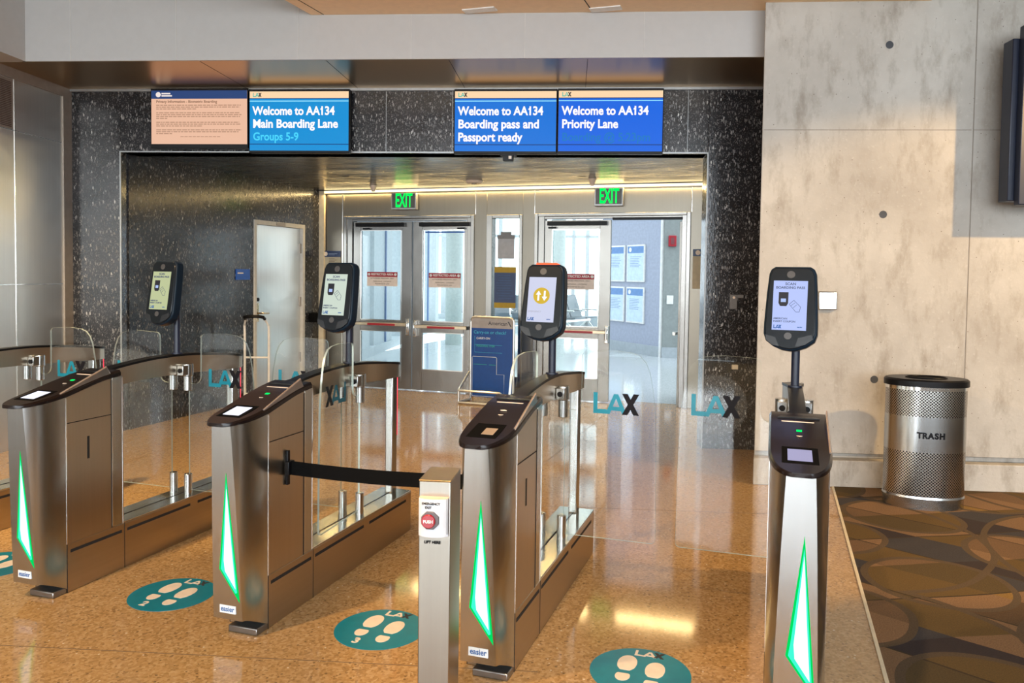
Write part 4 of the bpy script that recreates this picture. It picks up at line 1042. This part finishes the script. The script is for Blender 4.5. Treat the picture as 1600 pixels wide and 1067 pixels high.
# ---------------------------------------------------------------- floor stickers
def sticker(u, v_, num, rad, label):
    t = empty('floor_sticker', frame('A', u, v_, 0.0), label, 'floor sticker', 'footprint stickers in the lanes')
    MB().cyl((0, 0), rad, .0002, .0014, 64).build('disc', M_STICK, t)
    mb = MB()
    for cx, dy in ((-.058, .012), (.052, -.012)):
        sole = []
        for k in range(28):
            a = 2*math.pi*k/28; x = math.cos(a); y = math.sin(a)
            wx = .037*(1+.12*y) ; sole.append((cx+wx*x*(1 if y > -.55 else .86), dy+.034+.070*max(y, -.72)))
        mb.prism(sole, .0014, .0022, 'z')
        heel = []
        for k in range(22):
            a = 2*math.pi*k/22; heel.append((cx+.028*math.cos(a), dy-.064+.036*min(math.sin(a), .62)))
        mb.prism(heel, .0014, .0022, 'z')
    mb.build('footprints', M_STICKW, t)
    mb = MB(); lax(mb, .015, .0019, .148*rad/.19, .044, .115, 0, 1, 'z', .0008)
    mb.build('airport_mark', [M_STICKW, plain('mark_dark', (0.03, 0.025, 0.025), 0.6)], t)
    text('lane_number', num, .062, M_STICKW, t, -.040, -.130, .0018, 'CENTER', .002, rot=Matrix.Identity(4))
sticker(-3.695, 2.95, '1', .19, 'teal round footprint sticker on the floor, mostly hidden at the left edge')
sticker(-2.607, 2.957, '2', .19, 'teal round footprint sticker numbered 2 on the floor')
sticker(-1.540, 2.960, '3', .19, 'teal round footprint sticker numbered 3 on the floor left of the steel post')
sticker(-.447, 2.965, '4', .19, 'teal round footprint sticker cut by the bottom edge, before the priority lane')

# ---------------------------------------------------------------- trash bin
t = empty('trash_bin', frame('B', 2.352, 5.42, 0.006, -9), 'oval perforated steel bin lettered TRASH against the concrete wall', 'trash bin')
RX, RY = .246, .160
def oval(mb, z0, z1, k=1.0, k2=None, n=64):
    k2 = k if k2 is None else k2
    A = [mb.bm.verts.new((RX*k*math.cos(2*math.pi*i/n), RY*k*math.sin(2*math.pi*i/n), z0)) for i in range(n)]
    B = [mb.bm.verts.new((RX*k2*math.cos(2*math.pi*i/n), RY*k2*math.sin(2*math.pi*i/n), z1)) for i in range(n)]
    mb.face(A); mb.face(list(reversed(B)))
    for i in range(n): mb.face([A[i], B[i], B[(i+1) % n], A[(i+1) % n]])
mb = MB(); oval(mb, .085, .375); oval(mb, .605, .775); mb.build('perforated_shell', M_PERF, t)
mb = MB(); oval(mb, .375, .605, 1.002); mb.build('plain_band', M_STEEL, t)
mb = MB(); oval(mb, .0, .065, 1.0); oval(mb, .065, .072, 1.02); oval(mb, .072, .085, 1.02, 1.0); mb.build('foot_ring', M_STEEL, t)
mb = MB(); oval(mb, .775, .798, 1.015); mb.build('upper_ring', M_CHROME, t)
mb = MB(); oval(mb, .798, .835, 1.05); oval(mb, .835, .845, 1.05, 1.0); mb.build('lid', M_BLACK, t)
mb = MB(); oval(mb, .845, .8462, .48); mb.build('opening', M_BLACKM, t)
mb = MB(); n = 40
ring = [(RX*.5*math.cos(2*math.pi*i/n), RY*.5*math.sin(2*math.pi*i/n), .848) for i in range(n)]
mb.tube(ring, .005, 8, True); mb.build('opening_rim', M_BLACK, t)
# letters follow the curved band
wds = {'T': .028, 'R': .034, 'A': .036, 'S': .032, 'H': .036}; x = -.083
for ch in 'TRASH':
    c = x+wds[ch]/2; ang = math.asin(max(-1, min(1, c/RX))); y = -RY*math.cos(ang)*1.004-.001
    slope = math.atan(RY/RX*math.tan(ang)) if abs(ang) < 1.4 else 0
    text('letter', ch, .052, M_BLACK, t, c, y, .485, 'CENTER', .0030, rot=Matrix.Rotation(slope, 4, 'Z') @ FACE, sx=.95, ext=.0012)
    x += wds[ch]

# ---------------------------------------------------------------- hand cart and baggage sizer
t = empty('hand_cart', frame('A', -5.34, 7.35, 0, 20), 'tall white-framed hand cart with a black grip in front of the steel recess door', 'cart')
mb = MB()
for s in (-1, 1):
    mb.tube([(s*.13, 0, .10), (s*.13, .0, .80), (s*.13, -.01, .90), (s*.11, -.05, .955), (s*.10, -.09, .985)], .013, 10)
mb.tube([(-.13, 0, .55), (.13, 0, .55)], .011, 8); mb.tube([(-.13, 0, .15), (.13, 0, .15)], .011, 8)
mb.build('frame', plain('cart_white', (0.72, 0.70, 0.66), 0.35), t)
MB().tube([(-.105, -.075, .975), (-.10, -.11, .995), (-.06, -.13, 1.005), (.06, -.13, 1.005), (.10, -.11, .995), (.105, -.075, .975)], .018, 10).build('grip', M_BLACK, t)
MB().box(-.16, .16, -.32, .02, .085, .10).build('toe_plate', M_STEEL, t, bevel=0.003)
for s in (-1, 1):
    MB().cyl((.03, .075), .075, s*.165-.015, s*.165+.015, 24, 'x').build('wheel', M_BLACK, t, bevel=0.004)

t = empty('bag_sizer', frame('A', -3.11, 8.72, 0, -3), 'blue airline carry-on bag sizer stand with a silver frame by the doors', 'sign stand')
W2 = .27; Hs = .985
path = [(-W2, 0, .02), (-W2, 0, Hs-.05)]+[(-W2+.05-.05*math.cos(R(a)), 0, Hs-.05+.05*math.sin(R(a))) for a in (30, 60, 90)]+[(W2-.05+.05*math.sin(R(a)), 0, Hs-.05+.05*math.cos(R(a))) for a in (0, 30, 60, 90)]+[(W2, 0, .02)]
M_SILV = plain('silver_tube', (0.62, 0.60, 0.55), 0.3, 0.7)
MB().tube(path, .015, 10).build('tube_frame', M_SILV, t)
MB().box(-W2+.01, W2-.01, -.010, .012, .05, Hs-.125).build('blue_panel', plain('airline_blue', (0.0, 0.055, 0.26), 0.4), t)
MB().box(-W2+.01, W2-.01, -.011, .012, Hs-.125, Hs-.012).build('grey_header', plain('header_grey', (0.36, 0.33, 0.31), 0.4), t)
text('airline_lettering', 'American', .062, plain('ink_dark', (0.04, 0.04, 0.05), 0.4), t, .075, -.0125, Hs-.068, 'CENTER', .0006)
MB().prism([(.195, Hs-.04), (.212, Hs-.04), (.245, Hs-.10), (.232, Hs-.10)], -.0135, -.011, 'y').build('tail_mark', plain('ink_dark', (0.04, 0.04, 0.05), 0.4), t)
cy = plain('print_cyan', (0.05, 0.42, 0.62), 0.4); wp = plain('print_pale', (0.62, 0.66, 0.70), 0.4); gr = plain('print_green', (0.02, 0.30, 0.28), 0.4)
text('question_lettering', 'Carry-on or check?', .052, cy, t, -W2+.04, -.0115, Hs-.175, 'LEFT', .0004)
text('item_lettering', 'CARRY-ON', .034, wp, t, -W2+.075, -.0115, Hs-.245, 'LEFT', .0008)
text('item_lettering', 'PERSONAL ITEM', .032, gr, t, -W2+.075, -.0115, Hs-.335, 'LEFT', .0008)
mb = MB()
for z0, z1 in ((.72, .665), (.625, .575)):
    mb.tube([(-W2+.055, -.0115, z0+.045), (-W2+.055, -.0115, z1), (W2-.14, -.0115, z1)], .0022, 6)
mb.build('item_outline', cy, t)
mb = MB()
mb.tube([(-W2+.025, -.012, .06), (-W2+.025, -.012, .515), (-W2+.035, -.012, .525), (.055, -.012, .525), (.065, -.012, .515), (.065, -.012, .325), (.16, -.012, .325), (.16, -.012, .06), (-W2+.025, -.012, .06)], .0035, 6)
mb.build('bag_outline', wp, t)
MB().box(-W2+.04, -.06, -.012, -.010, .43, .436).box(-.03, .05, -.012, -.010, .43, .436).build('size_lines', gr, t)
mb = MB()
mb.tube([(-W2-.01, -.01, .34), (-W2-.03, -.12, .24), (-W2-.03, -.26, .16), (-W2-.01, -.29, .155), (W2-.12, -.29, .155), (W2-.06, -.27, .15), (W2-.03, -.20, .10), (W2-.03, -.10, .04)], .014, 10)
mb.tube([(-W2-.03, -.26, .16), (-W2-.03, -.26, .02), (-W2-.01, -.28, .015), (W2-.06, -.28, .015), (W2-.03, -.24, .015), (W2-.03, 0, .015)], .014, 10)
mb.tube([(-W2-.03, -.26, .015), (-W2, 0, .015)], .014, 10)
mb.build('base_cage', M_SILV, t)

# ---------------------------------------------------------------- corridor beyond the doors
o = MB().box(-7, 7, 9.40, 36, -0.10, 0.0).build('floor_corridor', M_PALE, mw=A0); struct(o)
# white glazed wall along the left of the corridor
mb = MB()
for v_, v2_ in ((9.7, 10.6), (11.6, 13.9), (14.2, 15.64), (16.5, 17.2), (18.2, 18.7), (20.8, 21.3), (23.5, 24.0), (26.5, 27.0)): mb.box(-3.85, -3.55, v_, v2_, 0, 5)
mb.box(-3.85, -3.50, 9.6, 30, 0, 0.16); mb.box(-3.85, -3.5, 9.6, 30, 4.4, 5)
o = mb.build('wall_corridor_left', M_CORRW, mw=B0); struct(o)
mb = MB()
for v_ in (12.6, 15.03, 17.0, 19.6): mb.box(-3.56, -3.52, v_, v_+0.07, 0.16, 4.4)
o = mb.build('window_2', plain('mullion_blue', (0.10, 0.16, 0.30), 0.4), mw=B0); struct(o)
def column(u, v_, rad, label):
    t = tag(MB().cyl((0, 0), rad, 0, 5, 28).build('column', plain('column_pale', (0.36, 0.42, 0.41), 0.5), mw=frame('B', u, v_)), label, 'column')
column(-2.45, 16.6, .17, 'pale round column seen through the second glass door')
column(-0.30, 19.0, .17, 'pale round column seen through the glass door beside the open doorway')
mb = MB()
for u in (-2.78, -2.1, -1.2, 0.02, 0.42): mb.box(u, u+0.10, 23, 23.2, 0, 5)
mb.box(-4, 3, 23, 23.2, 0, 0.3); mb.box(-4, 3, 22.9, 23.2, 3.3, 3.55); mb.box(-4, 3, 23, 23.2, 2.55, 2.62)
o = mb.build('window_3', M_CORRW, mw=B0); struct(o)
mb = MB()
for v_ in (13, 16, 19): mb.box(-3.8, 3.0, v_, v_+0.2, 3.2, 3.5)
o = mb.build('trim_14', M_CORRW, mw=B0); struct(o)
# angled poster wall and grey-green return
C_ = Vector((1.669, 14.764)); D_ = Vector((0.815, 16.222)); e_ = (D_-C_).normalized()
yawP = math.degrees(math.atan2(-e_.y, -e_.x))      # local +x runs from far left towards the corner
PW = frame('B', C_.x, C_.y, 0, yawP)
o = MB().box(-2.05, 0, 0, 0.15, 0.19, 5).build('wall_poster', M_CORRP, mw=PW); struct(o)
o = MB().box(-2.05, 0.01, -0.03, 0.15, 0, 0.19).build('baseboard_corridor', M_CORRW, mw=PW); struct(o)
o = MB().box(-0.02, 0.03, -0.035, 0.02, 0.0, 5).build('trim_15', M_WHITE, mw=PW); struct(o)
mb = MB(); mb.box(-2.04, 0, -0.002, 0, 2.50, 2.506); mb.box(-2.04, 0, -0.002, 0, 1.325, 1.331)
o = mb.build('trim_16', plain('seam_blue_grey', (0.36, 0.42, 0.52), 0.5), mw=PW); struct(o)
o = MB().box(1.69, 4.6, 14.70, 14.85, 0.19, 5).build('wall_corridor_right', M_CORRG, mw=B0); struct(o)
o = MB().box(1.68, 4.6, 14.66, 14.85, 0, 0.19).build('baseboard_right', M_CORRW, mw=B0); struct(o)
names = {(0, 0): 'upper left', (1, 0): 'upper right', (0, 1): 'lower left', (1, 1): 'lower right'}
for i, (s0, s1) in enumerate(((1.80, 1.18), (1.10, 0.515))):
    for j, (z0, z1) in enumerate(((1.37, 2.085), (0.58, 1.272))):
        t = empty('framed_notice', PW @ Matrix.Translation((-(s0+s1)/2, -0.002, (z0+z1)/2)), 'framed blue-headed notice, %s of four on the corridor wall' % names[(i, j)], 'poster', 'framed notices on the corridor wall')
        wd = s0-s1; h = z1-z0
        MB().box(-wd/2, wd/2, -0.03, 0, -h/2, h/2).build('frame', M_WHITE, t, bevel=0.004)
        MB().box(-wd/2+.03, wd/2-.03, -0.032, -0.03, -h/2+.03, h/2-.03).build('sheet', plain('notice_pale_blue', (0.55, 0.68, 0.88), 0.5), t)
        MB().box(-wd/2+.03, wd/2-.03, -0.034, -0.032, h/2-.16, h/2-.03).build('blue_header', plain('notice_blue', (0.12, 0.25, 0.50), 0.5), t)
        MB().cyl((-wd/2+.12, h/2-.095), .045, -0.036, -0.034, 20, 'y').build('seal', M_WHITE, t)
        mb = MB()
        for k in range(7): mb.box(-wd/2+.12, wd/2-.09-random.random()*.12, -0.0335, -0.032, h/2-.235-k*.032, h/2-.225-k*.032)
        mb.build('printed_lines', plain('notice_print', (0.22, 0.32, 0.50), 0.5), t)
t = empty('fire_alarm', frame('B', 1.83, 14.69, 2.13), 'red fire alarm strobe on the grey-green corridor wall', 'alarm')
MB().box(-.07, .07, -.05, 0, -.10, .10).build('alarm_body', M_RED, t, bevel=0.01); MB().box(-.03, .03, -.06, -.05, -.06, .06).build('strobe', plain('strobe_dark', (0.2, 0.05, 0.06), 0.3), t)
tag(MB().box(-.06, .06, -.012, 0, -.08, .08).build('switch_plate', M_WHITE, mw=frame('B', 1.81, 14.69, 1.06), bevel=0.004), 'white switch plate on the grey-green corridor wall', 'switch')

# beam seats in the distance
def seat_row(u, v_, yaw, label):
    t = empty('waiting_seat', frame('B', u, v_, 0, yaw), label, 'seat')
    cm = plain('seat_grey_mesh', (0.10, 0.13, 0.16), 0.4)
    for k in range(2):
        x = -0.58+k*0.58
        MB().prism([(0, .42), (.48, .40), (.48, .43), (0, .46)], x+.02, x+.54, 'x').build('seat_pad', cm, t)
        MB().prism([(.46, .42), (.66, .96), (.63, .98), (.43, .44)], x+.02, x+.54, 'x').build('seat_back', cm, t)
    mb = MB(); mb.box(-.62, .62, .22, .28, .34, .39)
    for x in (-.5, .5): mb.tube([(x, -.05, .02), (x, .25, .36), (x, .62, .02)], .022, 8)
    for x in (-.59, 0, .59): mb.tube([(x, .02, .62), (x, .45, .62), (x, .50, .52)], .018, 8)
    mb.build('steel_frame', M_CHROME, t)
seat_row(0.40, 19.6, 60, 'grey two-place waiting seat seen through the glass door beside the open doorway')
seat_row(-1.25, 18.6, 20, 'grey two-place waiting seat glimpsed low in the narrow window')
